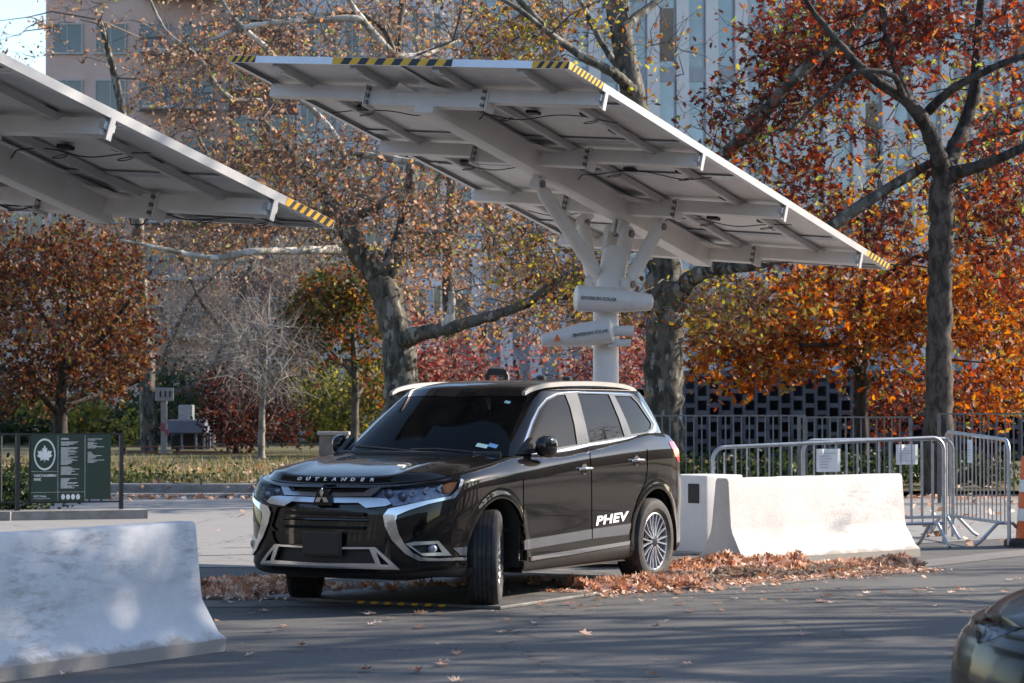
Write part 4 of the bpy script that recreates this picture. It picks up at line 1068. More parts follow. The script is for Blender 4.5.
leaf_cloud('scattered_leaves', np.array(sc), .072, LF_ground, kind='stuff', shape='lobed', flat=.12, seed=8, label='single dry leaves strewn over the asphalt', cat='fallen leaves')
n = 5200; X = rs.uniform(-14, 22, n); Y = np.where(rs.rand(n) < .45, rs.normal(40.6, .5, n), rs.uniform(25, 48, n)); k_ = (rs.rand(n) < np.where(X < 1.5, np.where(Y > 39.5, 1, .07), .8)) & ((Y > 24.5 + np.abs(X) * .3) | (X < 0))
P2 = np.c_[X, Y, np.where(Y > 41.3, .15, .03)][k_]
leaf_cloud('leaf_litter', P2, .11, LF_ground, kind='stuff', shape='leaf', flat=.5, seed=9, label='leaf litter over the plaza paving and tree pits', cat='fallen leaves')
# grass and weeds of the bed
n = 12000; X = rs.uniform(-16, 5.5, n); Y = 42.0 + rs.beta(1, 2.2, n) * 26; hgt = .18 + .22 * (np.sin(X * 1.7) * np.sin(X * .6 + 1) * .5 + .5)
nn_ = 1500; leaf_cloud('leaf_litter', np.c_[rs.uniform(-16, 5.5, nn_), 42.1 + rs.beta(1, 1.6, nn_) * 16, np.full(nn_, .21)], .12, LF_ground, kind='stuff', shape='leaf', flat=.5, seed=14, label='leaves caught in the grass of the kerbed bed', cat='fallen leaves')
leaf_cloud('bed_grass', np.c_[X, Y, np.full(n, .17)], .14, LF_grass, kind='stuff', shape='blade', seed=12, label='long tufted grass growing in the kerbed bed', cat='grass')
n = 4500; c = rs.uniform(-16, 3, 60); X = c[rs.randint(0, 60, n)] + rs.normal(0, .35, n); Y = 43.5 + rs.normal(0, .8, n); Z = .19 + np.abs(rs.normal(0, .10, n))
leaf_cloud('bed_weeds', np.c_[X, Y, Z], .07, LF_dark if False else leafmat('weed_leaf', [(0, (.03, .045, .015)), (.6, (.09, .12, .035)), (.85, (.16, .15, .06)), (1, (.26, .18, .10))], .35), kind='stuff', shape='leaf', seed=13, label='low green weeds along the front of the grass bed', cat='weeds')

# ---------------------------------------------------------------- concrete barriers
def jersey(name, p0, p1, top, m, label, h=.80, k=1.0, group='concrete traffic barriers'):
    p0, p1 = Vector(p0), Vector(p1); d = p1 - p0; L_ = d.length; az = math.atan2(d.y, d.x)
    # p0-p1 is the foot of the face towards the camera
    root = empty(name, p0, az, label, 'barrier', group)
    prof = [(0, 0), (0, .075), (.06, .115), (.17, .30), (.185, .36), (.225, h - .03), (.24, h - .006), (.26, h)]
    wd = .61; full = prof + [(wd - y, z) for y, z in prof[::-1]]
    bm = bmesh.new(); N_ = 30; rsx = random.Random(hash(name + label) % 999 if False else int(L_ * 1000))
    V = []
    for i in range(N_ + 1):
        x = L_ * i / N_; ring = []
        for (y, z) in full: ring.append(bm.verts.new((x, y * 1, z + (0 if z < .01 else rsx.uniform(-.002, .002)))))
        V.append(ring)
    for i in range(N_):
        for k_ in range(len(full) - 1): bm.faces.new((V[i][k_], V[i][k_ + 1], V[i + 1][k_ + 1], V[i + 1][k_]))
    bm.faces.new(V[0][::-1]); bm.faces.new(V[-1])
    bmesh.ops.recalc_face_normals(bm, faces=bm.faces[:])
    # chipped corners
    for v in bm.verts:
        if v.co.x < .01 or v.co.x > L_ - .01:
            s = 1 if v.co.x < .01 else -1
            v.co.x += s * rsx.uniform(.0, .018) + (s * .02 if v.co.z < .1 and rsx.random() < .5 else 0)
    o = bmobj('barrier_body', bm, m, root, True)
    try: o.data.set_sharp_from_angle(angle=math.radians(32))
    except Exception: pass
    return root
jersey('concrete_barrier', G(746, 567.5), G(921, 556.5), None, M_bar_white, 'bright white concrete barrier behind the SUV tail, leaves heaped at its foot')
q = G(227, 651); dd = Vector((math.sin(math.radians(30)), math.cos(math.radians(30)), 0))
jersey('concrete_barrier', q - dd * 3.1, q, None, M_bar_worn, 'scuffed white concrete barrier at the near left, below the cut-off canopy', h=.765)
q2 = W(48, 540, 18.2); q2.z = 0

# ---------------------------------------------------------------- steel crowd barriers
def arc(c, r, a0, a1, n=6): return [(c[0] + r * math.cos(a), c[1] + r * math.sin(a)) for a in np.linspace(a0, a1, n)]
def crowd_barrier(p0, p1, zt0, zt1, label, papers, nb=19):
    p0, p1 = Vector(p0), Vector(p1); d = p1 - p0; L_ = d.length
    root = empty('crowd_barrier', p0, math.atan2(d.y, d.x), label, 'barrier', 'steel crowd barriers')
    zb = .24; r = .13
    def Zt(x): return zt0 + (zt1 - zt0) * x / L_
    loop = [(0, 0, .02), (0, 0, Zt(0) - r)] + [(r - r * math.cos(a), 0, Zt(0) - r + r * math.sin(a)) for a in np.linspace(.2, math.pi / 2, 6)]
    loop += [(L_ - r + r * math.sin(a), 0, Zt(L_) - r + r * math.cos(a)) for a in np.linspace(0, math.pi / 2 - .1, 6)] + [(L_, 0, .02)]
    f_ = MB(); f_.tube(loop, .021, 10); f_.build('frame', M_galv, root, smooth=40)
    b = MB(); b.tube([(0, 0, zb), (L_, 0, zb)], .017, 8); b.tube([(0, 0, Zt(0) - .98 + .19), (0, 0, .1)], .02, 8); b.build('bottom_rail', M_galv, root, smooth=40)
    pk = MB()
    for i in range(nb):
        x = L_ * (i + 1) / (nb + 1); pk.tube([(x, 0, zb), (x, 0, Zt(x) - .01 - (r * .35 if i in (0, nb - 1) else 0))], .0085, 6)
    pk.build('bars', M_galv, root, smooth=40)
    for x in (.12, L_ - .12):
        ft = MB(); ft.tube([(x, -.33, .012), (x, -.27, .05), (x, -.08, .24), (x, .08, .24), (x, .27, .05), (x, .33, .012)], .018, 8); ft.build('foot', M_galv, root, smooth=40)
    for (x, z, w_, h_, sd_) in papers:
        pp = MB(); n_ = 8; v = []
        for i in range(n_ + 1):
            xx = x - w_ / 2 + w_ * i / n_; yy = sd_ * (.028 + .010 * math.sin(i * 1.1)); v += [(xx, yy, z - h_ / 2), (xx, yy + .004 * math.sin(i * .7), z + h_ / 2)]
        pp.add(v, [(2 * i, 2 * i + 2, 2 * i + 3, 2 * i + 1) for i in range(n_)])
        o = pp.build('paper_notice', M_paper, None); o.parent = root
        tt = MB(); r2 = random.Random(int(x * 100))
        for k in range(6):
            zz = z + h_ / 2 - .045 - k * (h_ - .06) / 6; wl = w_ * r2.uniform(.35, .75); tt.box((x - w_ * .40 + wl / 2, sd_ * .042, zz), (wl, .001, .0035))
        tt.build('notice_print', M_ink, o)
    return root
g0, g1 = Vector((W(713, 520, 25.7).x, 25.7, 0)), Vector((W(944, 520, 26.6).x, 26.6, 0))
crowd_barrier(g0, g1, 1.045, 1.13, 'steel crowd barrier standing lengthways behind the white concrete barrier, one notice', [(1.28, .905, .27, .235, -1)], 20)
crowd_barrier((W(946, 520, 28.6).x, 28.6, 0), (W(1009, 520, 26.5).x, 26.5, 0), 1.17, 1.11, 'steel crowd barrier angled away beside the orange barrel, narrow notice', [(.95, .97, .20, .25, -1)], 15)
crowd_barrier((W(800, 520, 27.8).x, 27.5, 0), (W(953, 520, 28.2).x, 28.2, 0), 1.09, 1.10, 'third crowd barrier, mostly hidden behind the other two, notice at its right end', [(1.27, .93, .27, .22, -1)], 13)
# traffic barrel
tb = empty('traffic_barrel', (W(1044, 545, 26.6).x, 26.6, 0), 0, 'orange and white striped traffic barrel on a black rubber base at the right edge', 'traffic barrel')
b_ = MB(); b_.lathe([(.42, 0), (.42, .05), (.38, .075), (.30, .08)], 8, Matrix.Rotation(math.pi / 8, 3, 'Z')); b_.build('base', M_rubber, tb)
for i, (z0, z1, m) in enumerate(((.08, .26, M_orange), (.26, .40, M_white), (.40, .56, M_orange), (.56, .70, M_white), (.70, .93, M_orange))):
    r0, r1 = .295 - .07 * z0, .295 - .07 * z1; d_ = MB(); pr = [(r0 - .01, z0), (r0, z0 + .008), (r1, z1 - .008), (r1 - .01, z1)]
    if i == 4: pr += [(r1 - .05, z1 + .03), (r1 - .12, z1 + .04)]
    d_.lathe(pr, 36); d_.build('drum_band', m, tb, smooth=40)
hd = MB(); hd.tube([(-.07, 0, .96), (-.06, 0, 1.02), (.06, 0, 1.02), (.07, 0, .96)], .014, 8); hd.build('handle', M_orange, tb)

# ---------------------------------------------------------------- iron fences
def fence(p0, p1, h, label, step=.115, posts=2.4, zb=.12, group='black iron park fences', base=0.0, th=.010, name='iron_fence', mi=None):
    mi = mi or M_iron
    p0, p1 = Vector(p0), Vector(p1); d = p1 - p0; L_ = d.length
    root = empty(name, p0, math.atan2(d.y, d.x), label, 'fence', group)
    r_ = MB(); r_.box((L_ / 2, 0, h - .012), (L_, .035, .024)); r_.build('top_rail', mi, root)
    r_ = MB(); r_.box((L_ / 2, 0, zb + base), (L_, .03, .022)); r_.build('bottom_rail', mi, root)
    pk = MB(); n = int(L_ / step)
    for i in range(1, n): pk.box((i * step, 0, (zb + base + h - .024) / 2), (th * 2, th * 2, h - .024 - zb - base))
    o = pk.build('pickets', mi, root)
    if n > 100: o['kind'] = 'stuff'
    k = max(1, round(L_ / posts))
    for i in range(k + 1):
        q = MB(); q.box((L_ * i / k, 0, h / 2), (.05, .05, h)); q.build('post', mi, root)
    return root
fence((W(655, 500, 40).x, 40.2, 0), (W(806, 500, 40).x, 40.2, 0), 1.325, 'black iron fence between the mottled trunk and the dark trunk', .125, mi=M_iron_lit)
fence((W(808, 500, 39).x, 40.2, 0), (W(925, 500, 39).x, 40.4, 0), 1.30, 'short black iron fence run just left of the dark tree trunk', .125, mi=M_iron_lit)
fence((W(945, 500, 38).x, 38.5, 0), (W(1110, 500, 38).x, 38.5, 0), 1.36, 'black iron fence right of the dark tree trunk behind the angled barrier', .125, mi=M_iron_lit)
# sign corner at the left
fence((W(-40, 520, 33).x, 33.2, 0), (W(17, 520, 32.9).x, 32.9, 0), 1.11, 'black iron fence at the left edge, running up to the park sign', .19, base=.1)
fence((W(17.5, 520, 32.8).x, 32.8, 0), (W(121, 520, 33.3).x, 33.3, 0), 1.11, 'black iron fence carrying the green park sign', .155, posts=5, base=.1)
kb2 = MB(); a_ = Vector((W(17.5, 520, 32.8).x, 32.8, 0)); b2 = Vector((W(121, 520, 33.3).x, 33.3, 0)); kb2.bar(a_ + Vector((-.2, -.1, .06)), b2 + Vector((.3, 0, .06)), .5, .12); kb2.bar(a_ + Vector((-3, .2, .06)), a_ + Vector((0, -.1, .06)), .5, .12)
tag(kb2.build('fence_plinth', M_conc_wall), 'low stone plinth under the fence with the park sign', 'plinth')
d_ = (b2 - a_); Ls = d_.length; az = math.atan2(d_.y, d_.x)
sg = empty('park_sign', a_ + d_.normalized() * .16 + d_.normalized().cross(Vector((0, 0, 1))) * .045, az, 'dark green park sign with a white leaf in a ring, fixed to the black fence', 'sign')
bd = MB(); WS1, WS2, HS = .70, .335, .86
bd.bbox((WS1 / 2, 0, 1.09 - HS / 2), (WS1, .02, HS), .003); bd.build('sign_board', M_sign, sg)
bd = MB(); bd.bbox((WS1 + .006 + WS2 / 2, .004, 1.085 - (HS - .03) / 2), (WS2, .02, HS - .03), .003); bd.build('sign_board', M_sign, sg)
y0 = -.0125
ring = MB(); n = 48; cx, cz, ra, rb = .175, .84, .140, .205
v = []
for k in range(n):
    a = 2 * math.pi * k / n
    for rr in (1, .88): v.append((cx + ra * rr * math.cos(a), y0, cz + rb * rr * math.sin(a)))
ring.add(v, [(2 * k, 2 * k + 1, (2 * k + 3) % (2 * n), (2 * k + 2) % (2 * n)) for k in range(n)]); ring.build('ring', M_signtext, sg)
lf = [(0, -.72), (.04, -.40), (.10, -.42), (.42, -.50), (.36, -.32), (.72, -.08), (.56, .02), (.66, .34), (.42, .28), (.36, .40), (.20, .18), (.24, .58), (.12, .50), (0, .86)]
lf = lf + [(-x, z) for x, z in lf[::-1][1:-1]]
sc_ = .145; leafm = MB(); leafm.add([(cx + x * sc_ * .98, y0, cz - .005 + z * sc_ * 1.05) for x, z in lf], [tuple(range(len(lf)))]); leafm.build('leaf_mark', M_signtext, sg)
RX = Matrix.Rotation(math.pi / 2, 4, 'X')
def stx(body, size, x, z, **k): text_obj('sign_lettering', body, size, M_signtext, sg, Matrix.Translation((x, y0, z)) @ RX, extrude=.0004, align='LEFT', **k)
stx('WALT WHITMAN', .050, .035, .565, bold=.0008, spacing=.62); stx('PARK', .050, .035, .515, bold=.0008, spacing=.7)
stx('NYC Parks', .036, .035, .30, bold=.0005)
ln = MB()
for x0, x1, z in ((.0, .345, .62), (.0, .70, .352)): ln.box(((x0 + x1) / 2, y0, z), (x1 - x0, .001, .003))
for x in (.347, .699): ln.box((x, y0, .66), (.003, .001, .84))
r2 = random.Random(4); z = 1.045
while z > .40:
    if r2.random() < .14: z -= .02; continue
    wl = r2.uniform(.08, .24) ; ln.box((.385 + wl / 2, y0, z), (wl, .001, .0065)); z -= .0135
z = 1.035
for k in range(22):
    if k in (2, 9, 10, 11): z -= .014; continue
    wl = r2.uniform(.05, .22); ln.box((.735 + wl / 2, y0 + .004, z), (wl, .001, .006)); z -= .0145
for x, z in ((.03, .27),): ln.box((x + .11, y0, z), (.22, .001, .004))
ln.build('sign_text', M_signtext, sg)
ic = MB()
for k in range(4):
    c = .415 + k * .065; n = 20; ic.add([(c + .026 * math.cos(2 * math.pi * j / n), y0, .29 + .036 * math.sin(2 * math.pi * j / n)) for j in range(n)], [tuple(range(n))])
ic.build('rule_icons', M_signtext, sg)

# black post heads seen over the roof of the car
for px, top_, wh_ in ((541, 375, 'leftmost'), (567, 376, 'middle'), (600, 373, 'rightmost')):
    g = W(px, 400, 27.5); o = empty('bollard', (g.x, 27.5, 0), 0, wh_ + ' of three black post heads showing over the SUV roof by the mast', 'post', 'black posts behind the SUV'); ztop = CH + (407 - top_) / F * 27.5
    q = MB(); q.lathe([(.045, 0), (.045, ztop - .06), (.055, ztop - .05), (.055, ztop - .015), (.03, ztop)], 12); q.build('post_shaft', M_iron, o, smooth=40)
g = W(497, 400, 26.0); o = empty('locking_arch', (g.x, 26.0, 0), 0, 'black arched metal frame whose top shows over the SUV roof', 'arch'); zt = CH + (407 - 370.5) / F * 26
q = MB(); q.tube([(-.10, 0, 0), (-.10, 0, zt - .05), (-.07, 0, zt), (.07, 0, zt), (.10, 0, zt - .05), (.10, 0, 0)], .028, 10); q.build('frame', M_iron, o, smooth=40)
q = MB(); q.bbox((0, 0, zt - .02), (.2, .06, .06), .01); q.build('crossbar', M_iron, o)
# ---------------------------------------------------------------- trees
def smooth_path(pts, n=5):
    P = np.array(pts, float); s = np.r_[0, np.cumsum(np.linalg.norm(np.diff(P[:, :3], axis=0), axis=1))]
    q = np.linspace(0, s[-1], max(4, (len(pts) - 1) * n + 1)); return pchip(s, P, q)
def tree(name, label, cat, Y, limbs, blobs, leaf, leafsize, nleaf, bark_m, twig_m=None, clump=(.55, .40), per=34, seed=1, ntwig=0.5, group='park trees', shape='leaf', sub=2.0, trunk_n=10, world=False, twr=.012, gap=0.0, extra_twigs=0, spread=1.0, pale=(), pale_m=None):
    """limbs: lists of (px, py, radius_px[, dy]) ; blobs: (px, py, rx_px, rz_px, depth, weight[, dy]); all stand round distance Y"""
    r_ = np.random.RandomState(seed); sc = Y / F
    L3 = []
    for l in limbs:
        pts = []
        for i, q in enumerate(l):
            dy = q[3] if len(q) > 3 else 0
            p = W(q[0], q[1], Y + dy); pts.append((p.x, p.y, max(p.z, -.1) if q[1] > 480 else p.z, q[2] * (Y + dy) / F))
        L3.append(pts)
    base = Vector(L3[0][0][:3]); base.z = 0
    root = empty(name, base, 0, label, cat, group)
    tm = MB(); allp = []
    for li, l in enumerate(L3):
        S = smooth_path(l, 6); 
        jit = r_.normal(0, 1, (len(S), 3)) * (S[:, 3:4] * .06); jit[0] = 0
        S[:, :3] += jit; S[:, 3] *= 1 + r_.normal(0, .05, len(S))
        if li == 0 and S[0, 2] < .6: S[0, 3] *= 1.35
        allp.append(S)
        if li in pale:
            pm = MB(); pm.tube([Vector(p[:3]) - base for p in S], list(S[:, 3]), 8); pm.build('limb', pale_m or M_bark_pale, root, smooth=60); continue
        tm.tube([Vector(p[:3]) - base for p in S], list(S[:, 3]), trunk_n if S[0, 3] > .08 else 7)
    tm.build('trunk', bark_m, root, smooth=60)
    AP = np.concatenate(allp)
    # crown: clumps inside the blobs, each hung on a twig that leaves the nearest limb
    if not blobs: return root
    wts = np.array([b[5] for b in blobs], float); wts /= wts.sum()
    ncl = max(3, int(nleaf / per)); which = r_.choice(len(blobs), ncl, p=wts)
    C_ = np.zeros((ncl, 3))
    for i, k in enumerate(which):
        b = blobs[k]; dy = b[6] if len(b) > 6 else 0; c = W(b[0], b[1], Y + dy)
        d = r_.normal(0, 1, 3); d /= np.linalg.norm(d); d *= r_.uniform(.15, 1) ** .45
        C_[i] = (c.x + d[0] * b[2] * sc, c.y + d[1] * b[4], c.z + d[2] * b[3] * sc)
    C_ = C_[C_[:, 2] > .4]; ncl = len(C_)
    # large openings in the crown
    if gap:
        s_ = seed * 1.7; g_ = np.sin(C_[:, 0] * 1.25 + s_) + np.sin(C_[:, 2] * 1.6 + 2 * s_) + np.sin(C_[:, 0] * .8 - C_[:, 2] * 1.2 + 3 * s_)
        C_ = C_[(g_ < 1.25 - gap * 3) | (r_.rand(ncl) < .25)]; ncl = len(C_)
    # branchlets: limb > twig > spray, the leaves sit along the sprays
    tw = MB(); nodes_ = AP[:, :3].copy(); P = []; cnt = r_.poisson(per, ncl); cen = C_.mean(0)
    for j, i in enumerate(r_.permutation(ncl)):
        c = C_[i]; draw = j < ntwig * ncl
        if draw:
            dd = np.linalg.norm(nodes_ - c, axis=1) + np.maximum(0, nodes_[:, 2] - c[2]) * .5; k = int(np.argmin(dd)); a = nodes_[k]; L_ = np.linalg.norm(c - a)
            if L_ > .12:
                m1 = a + (c - a) * .35 + r_.normal(0, .08, 3) * L_ + np.array([0, 0, .05 * L_]); m2 = a + (c - a) * .7 + r_.normal(0, .07, 3) * L_ + np.array([0, 0, .05 * L_])
                rr = twr * (.6 + .7 * L_ ** .7)
                tw.tube([Vector(q) - base for q in (a, m1, m2, c)], [rr, rr * .75, rr * .5, rr * .3], 4, caps=False)
                nodes_ = np.concatenate([nodes_, [m1, m2, c]])
        out = c - cen; out = out / (np.linalg.norm(out) + 1e-6)
        for t_ in range(4):
            d = r_.normal(0, .8, 3) + out * .5 + np.array([0, 0, -.08]); d /= np.linalg.norm(d); l_ = r_.uniform(.35, 1.0) * clump[0] * 1.9 * spread
            e = c + d * l_; mid = (c + e) / 2 + r_.normal(0, .07, 3) * l_
            if draw: tw.tube([Vector(c) - base, Vector(mid) - base, Vector(e) - base], [twr * .45, twr * .35, twr * .22], 3, caps=False)
            n = int(round(cnt[i] / 4 + r_.uniform(-.5, .5)))
            if n > 0 and leaf is not None:
                t = r_.uniform(.25, 1.05, n)[:, None]; q = np.where(t < .5, c + (mid - c) * t * 2, mid + (e - mid) * (t * 2 - 1))
                P.append(q + r_.normal(0, .055, (n, 3)) - np.array([0, 0, .03]))
    if tw.v: tw.build('twigs', twig_m or M_twig, root)
    if nleaf and leaf is not None:
        P = np.concatenate(P) - np.array(base)
        leaf_cloud('crown', P, leafsize, leaf, root, shape=shape, seed=seed + 5)
    return root
TT_ = 'tree'
# left plane tree with the long low limb
tree('plane_tree', 'plane tree left of the mast, long low limb reaching right, thin tan leaves', 'tree', 46,
     [[(400, 470, 20), (402, 395, 18), (398, 345, 16.5), (386, 300, 15), (374, 268, 14), (356, 245, 12), (350, 232, 11), (322, 192, 7, .5), (300, 165, 5, .8), (283, 140, 3, 1), (262, 120, 2, 1)],
      [(366, 262, 10), (350, 250, 6), (318, 250, 4.2, -1), (285, 251, 3.8, -1.5), (250, 252, 3.6, -2), (215, 258, 3.2, -2), (185, 253, 3, -2.2), (150, 246, 2.0, -2.5), (120, 240, 1.2, -2.6)],
      [(382, 280, 11), (392, 262, 10), (404, 225, 8, .6), (411, 195, 7, .8), (412, 165, 6, 1), (405, 120, 4.5, 1.2), (398, 60, 3.5, 1.4), (402, 0, 2.6, 1.5)],
      [(400, 345, 12), (412, 336, 9, -.4), (432, 331, 7.5, -.8), (455, 326, 6.5, -1), (485, 318, 5.6, -1.3), (515, 308, 5, -1.5), (535, 298, 5, -1.6), (555, 282, 3.6, -1.8), (585, 268, 2.6, -2), (610, 258, 1.6, -2)],
      [(444, 329, 5, -.9), (449, 318, 4.5, -1), (452, 303, 4, -1), (451, 291, 3, -1)],
      [(350, 236, 6), (362, 214, 4.5), (382, 204, 3.2, -.5), (384, 198, 2.2, -.6)],
      [(318, 190, 4, .5), (345, 160, 3, -.5), (338, 142, 3.6, -1), (315, 112, 3.2, -1.2), (298, 98, 2.6, -1.3), (262, 80, 1.6, -1.4)],
      [(345, 152, 2.8, -.6), (372, 156, 3.6, -.8), (405, 161, 3.5, -1), (445, 172, 2.8, -1.2), (500, 190, 1.8, -1.3)],
      [(404, 225, 5, .6), (430, 190, 3, 1.2), (455, 150, 2.4, 1.8), (470, 90, 2, 2)], [(352, 236, 6, .5), (330, 215, 4, 1.5), (290, 205, 3, 2), (250, 190, 2.4, 2.2), (215, 165, 2, 2.4), (190, 120, 1.4, 2.4)],
      [(398, 60, 3, 1.4), (380, 25, 2.6, 1), (352, 12, 2.4, .6), (300, 22, 2, .2), (250, 20, 1.6, 0)],
      [(460, 40, 2, .6), (400, 57, 4, -.5), (372, 32, 4, -.8), (358, 18, 3.6, -1), (320, 20, 3.2, -1.1), (250, 26, 2.6, -1.2), (205, 42, 1.6, -1.2)], [(372, 30, 3, -.8), (352, 5, 2.6, -.8), (340, -20, 2, -.8)], [(262, 100, 2.4, .6), (235, 101, 3.4, .2), (219, 90, 3.4, 0), (200, 60, 2.8, -.2), (165, 30, 2, -.3), (150, 0, 1.4, -.3)], [(296, 95, 2.4, -.8), (270, 52, 3, -1), (235, 20, 2.4, -1.2), (215, -10, 2, -1.2)]],
     [(250, 120, 130, 90, 2.8, 2.4), (300, 190, 110, 60, 2.8, 1.8), (420, 120, 110, 100, 3, 1.8), (330, 30, 170, 60, 3, 2.2), (470, 250, 95, 65, 2.6, 2.0), (390, 220, 90, 60, 2.5, 1.1), (180, 210, 90, 50, 2.4, .9), (500, 20, 80, 50, 2.5, .8), (560, 300, 60, 40, 2, .6)],
     LF_tan, .088, 13500, M_bark_plane, M_twig, per=12, seed=21, ntwig=1, clump=(.42, .34), shape='leaf', gap=.12, pale=(1, 4, 6, 7, 11, 12, 13, 14), twr=.013)
# big plane tree behind the mast
tree('plane_tree', 'tall plane tree with blotched bark right behind the mast, limbs spreading right', 'tree', 43.5,
     [[(664, 470, 21), (664, 400, 19.5), (665, 330, 18.5), (664, 265, 18), (655, 200, 17), (645, 150, 15, .2), (634, 100, 12.5, .4), (624, 50, 11.5, .5), (617, 0, 11, .6), (612, -60, 9, .6)],
      [(674, 305, 14), (690, 280, 9, -.5), (715, 269, 7.5, -1), (750, 265, 6.5, -1.8), (790, 252, 6.5, -2.4), (830, 227, 6.5, -2.6), (862, 205, 6, -2.6), (895, 184, 5.5, -2.4), (932, 163, 4.5, -2.0), (975, 142, 3.2, -1.7), (1024, 128, 2.4, -1.7)],
      [(652, 200, 12), (690, 180, 7.5, -.5), (728, 152, 7, -1.4), (760, 118, 6.5, -2.2), (785, 88, 6, -2.8), (805, 68, 5.2, -3), (832, 48, 4, -3), (862, 20, 3, -3), (880, -20, 2, -3)],
      [(632, 90, 7), (612, 72, 5, -.6), (585, 58, 4.6, -.9), (560, 40, 4.2, -1), (538, 20, 3.8, -1.1), (515, -5, 3.4, -1.2)],
      [(570, 48, 4.2, -1), (545, 30, 3, -1.4), (520, 10, 2.6, -1.6), (490, -8, 2, -1.8)],
      [(622, 30, 6), (645, 10, 4, .5), (680, -15, 3, .8)], [(634, 88, 5, .4), (600, 40, 3, 1.2), (580, 0, 2.4, 1.5)]],
     [(600, 20, 70, 40, 2.5, .35), (700, 90, 80, 80, 2.5, .22), (560, 250, 60, 50, 2.5, .9), (610, 300, 50, 40, 2, .6), (720, 300, 50, 30, 2, 1.0), (800, 140, 90, 70, 2.5, .5), (520, 50, 50, 50, 2, .7)],
     leafmat('plane_leaf_mixed', [(0, (.06, .03, .015)), (.35, (.20, .09, .04)), (.6, (.30, .17, .07)), (.78, (.40, .30, .06)), (1, (.26, .30, .06))], .45), .10, 3900, M_bark_plane, M_twig, per=9, seed=33, ntwig=1, clump=(.45, .36))
# dark trunk oak at the right
tree('oak_tree', 'red oak with straight dark trunk before the fence, dark red crown at upper right', 'tree', 41.0,
     [[(938, 505, 16), (939, 440, 14.8), (939, 330, 13.6), (941, 240, 13), (943, 185, 13), (944, 168, 13)],
      [(942, 175, 11), (936, 150, 8.5, -.3), (924, 122, 7.6, -.5), (905, 100, 6.4, -.8), (878, 82, 5.2, -1), (852, 58, 4.4, -1.1), (828, 30, 3.4, -1.3), (806, 0, 2.6, -1.4), (795, -30, 2, -1.4)],
      [(922, 118, 6.0, -.5), (905, 92, 5, -.2), (894, 62, 4.4, .1), (886, 30, 4, .3), (880, -10, 3, .5)],
      [(945, 170, 11, .3), (955, 148, 8.5, .5), (965, 125, 7.5, .7), (973, 98, 6.5, .8), (977, 60, 5, .9), (980, 10, 4, 1), (985, -40, 3, 1)],
      [(950, 175, 8), (975, 167, 6.5, -.5), (1000, 158, 5.4, -.8), (1028, 146, 4.4, -1), (1070, 138, 3, -1)],
      [(928, 112, 5, -.3), (948, 92, 4.6, -.7), (980, 74, 4, -1), (1024, 56, 3, -1.2), (1060, 50, 2, -1.2)],
      [(905, 100, 4, -.8), (892, 75, 3, -1.4), (868, 70, 2.6, -1.6), (830, 92, 2, -1.8), (790, 130, 1.4, -2)],
      [(960, 130, 3, .7), (1000, 110, 2.4, 1.5), (1030, 100, 1.6, 1.8)]],
     [(860, 45, 110, 60, 2.2, 2.2, 1.2), (960, 60, 100, 80, 2.4, 2.2, 1.2), (820, 130, 80, 70, 2, 1.6, 1), (770, 190, 70, 60, 1.8, 1.1, .8), (900, 170, 90, 60, 2.2, 1.1, 1.4), (1000, 170, 60, 60, 2.2, 1.1, 1.4), (800, 40, 60, 40, 2, .7, .6), (750, 110, 50, 50, 2, .25, .6), (850, 230, 90, 45, 2.2, .7, 1.2), (1000, 240, 50, 50, 2, .6, 1.2)],
     LF_red, .135, 11500, M_bark_oak, M_bark_dark, per=12, seed=44, ntwig=.9, clump=(.42, .30), shape='oak', gap=.14, pale=(1, 2, 3, 4, 5, 6, 7), pale_m=M_bark_dark)
# orange oak
tree('oak_tree', 'smaller oak with a wide orange and amber crown behind the fence, right of the canopy', 'tree', 47,
     [[(861, 475, 8), (861, 420, 7), (862, 370, 6.5), (864, 320, 6), (866, 270, 5.4), (868, 230, 4), (870, 190, 3)],
      [(862, 375, 5), (840, 350, 3.2, -.5), (800, 335, 2.4, -1), (750, 335, 1.6, -1.2)], [(863, 350, 5), (890, 325, 3.4, .5), (930, 305, 2.6, .8), (980, 300, 1.8, 1)], [(865, 310, 4.5), (830, 285, 3, .8), (790, 275, 2, 1.2)],
      [(866, 290, 4), (900, 265, 3, -.6), (950, 245, 2, -1)], [(862, 370, 4), (835, 345, 3, -1.6), (800, 345, 2, -2)]],
     [(830, 320, 120, 42, 3, 3), (760, 350, 80, 32, 2.6, 1.5), (930, 320, 90, 50, 3, 2.2), (990, 370, 50, 45, 2.4, 1.2), (860, 275, 80, 28, 2.4, .8), (980, 290, 60, 45, 2.4, .9), (900, 370, 60, 28, 2.4, .9)],
     LF_orange, .145, 13000, M_bark_dark, M_bark_dark, per=16, seed=55, ntwig=.4, clump=(.40, .26), shape='oak', gap=.04)
# rust tree at the left
tree('rust_tree', 'broad rust and olive leaved tree at the far left behind the park sign', 'tree', 62,
     [[(60, 452, 8), (60, 420, 7), (62, 390, 6.5), (66, 350, 5.5), (72, 300, 4.5), (78, 250, 3)], [(60, 415, 5), (42, 395, 4, -.5), (22, 380, 3, -1), (-10, 360, 2, -1)], [(62, 410, 5), (85, 398, 4, .5), (112, 392, 3, 1), (140, 380, 2, 1)], [(64, 370, 4), (100, 340, 3, -.8), (130, 300, 2, -1)], [(66, 350, 4), (40, 310, 3, .8), (20, 270, 2, 1)]],
     [(60, 320, 90, 75, 4, 3), (105, 345, 42, 50, 3, 1.4), (10, 370, 55, 40, 3, 1.3), (80, 265, 70, 40, 3, 1.4), (30, 260, 50, 35, 3, .7), (-20, 300, 50, 70, 3, 1)],
     LF_rust, .12, 15000, M_bark_dark, M_bark_dark, per=18, seed=66, ntwig=.4, clump=(.42, .45), gap=.08)
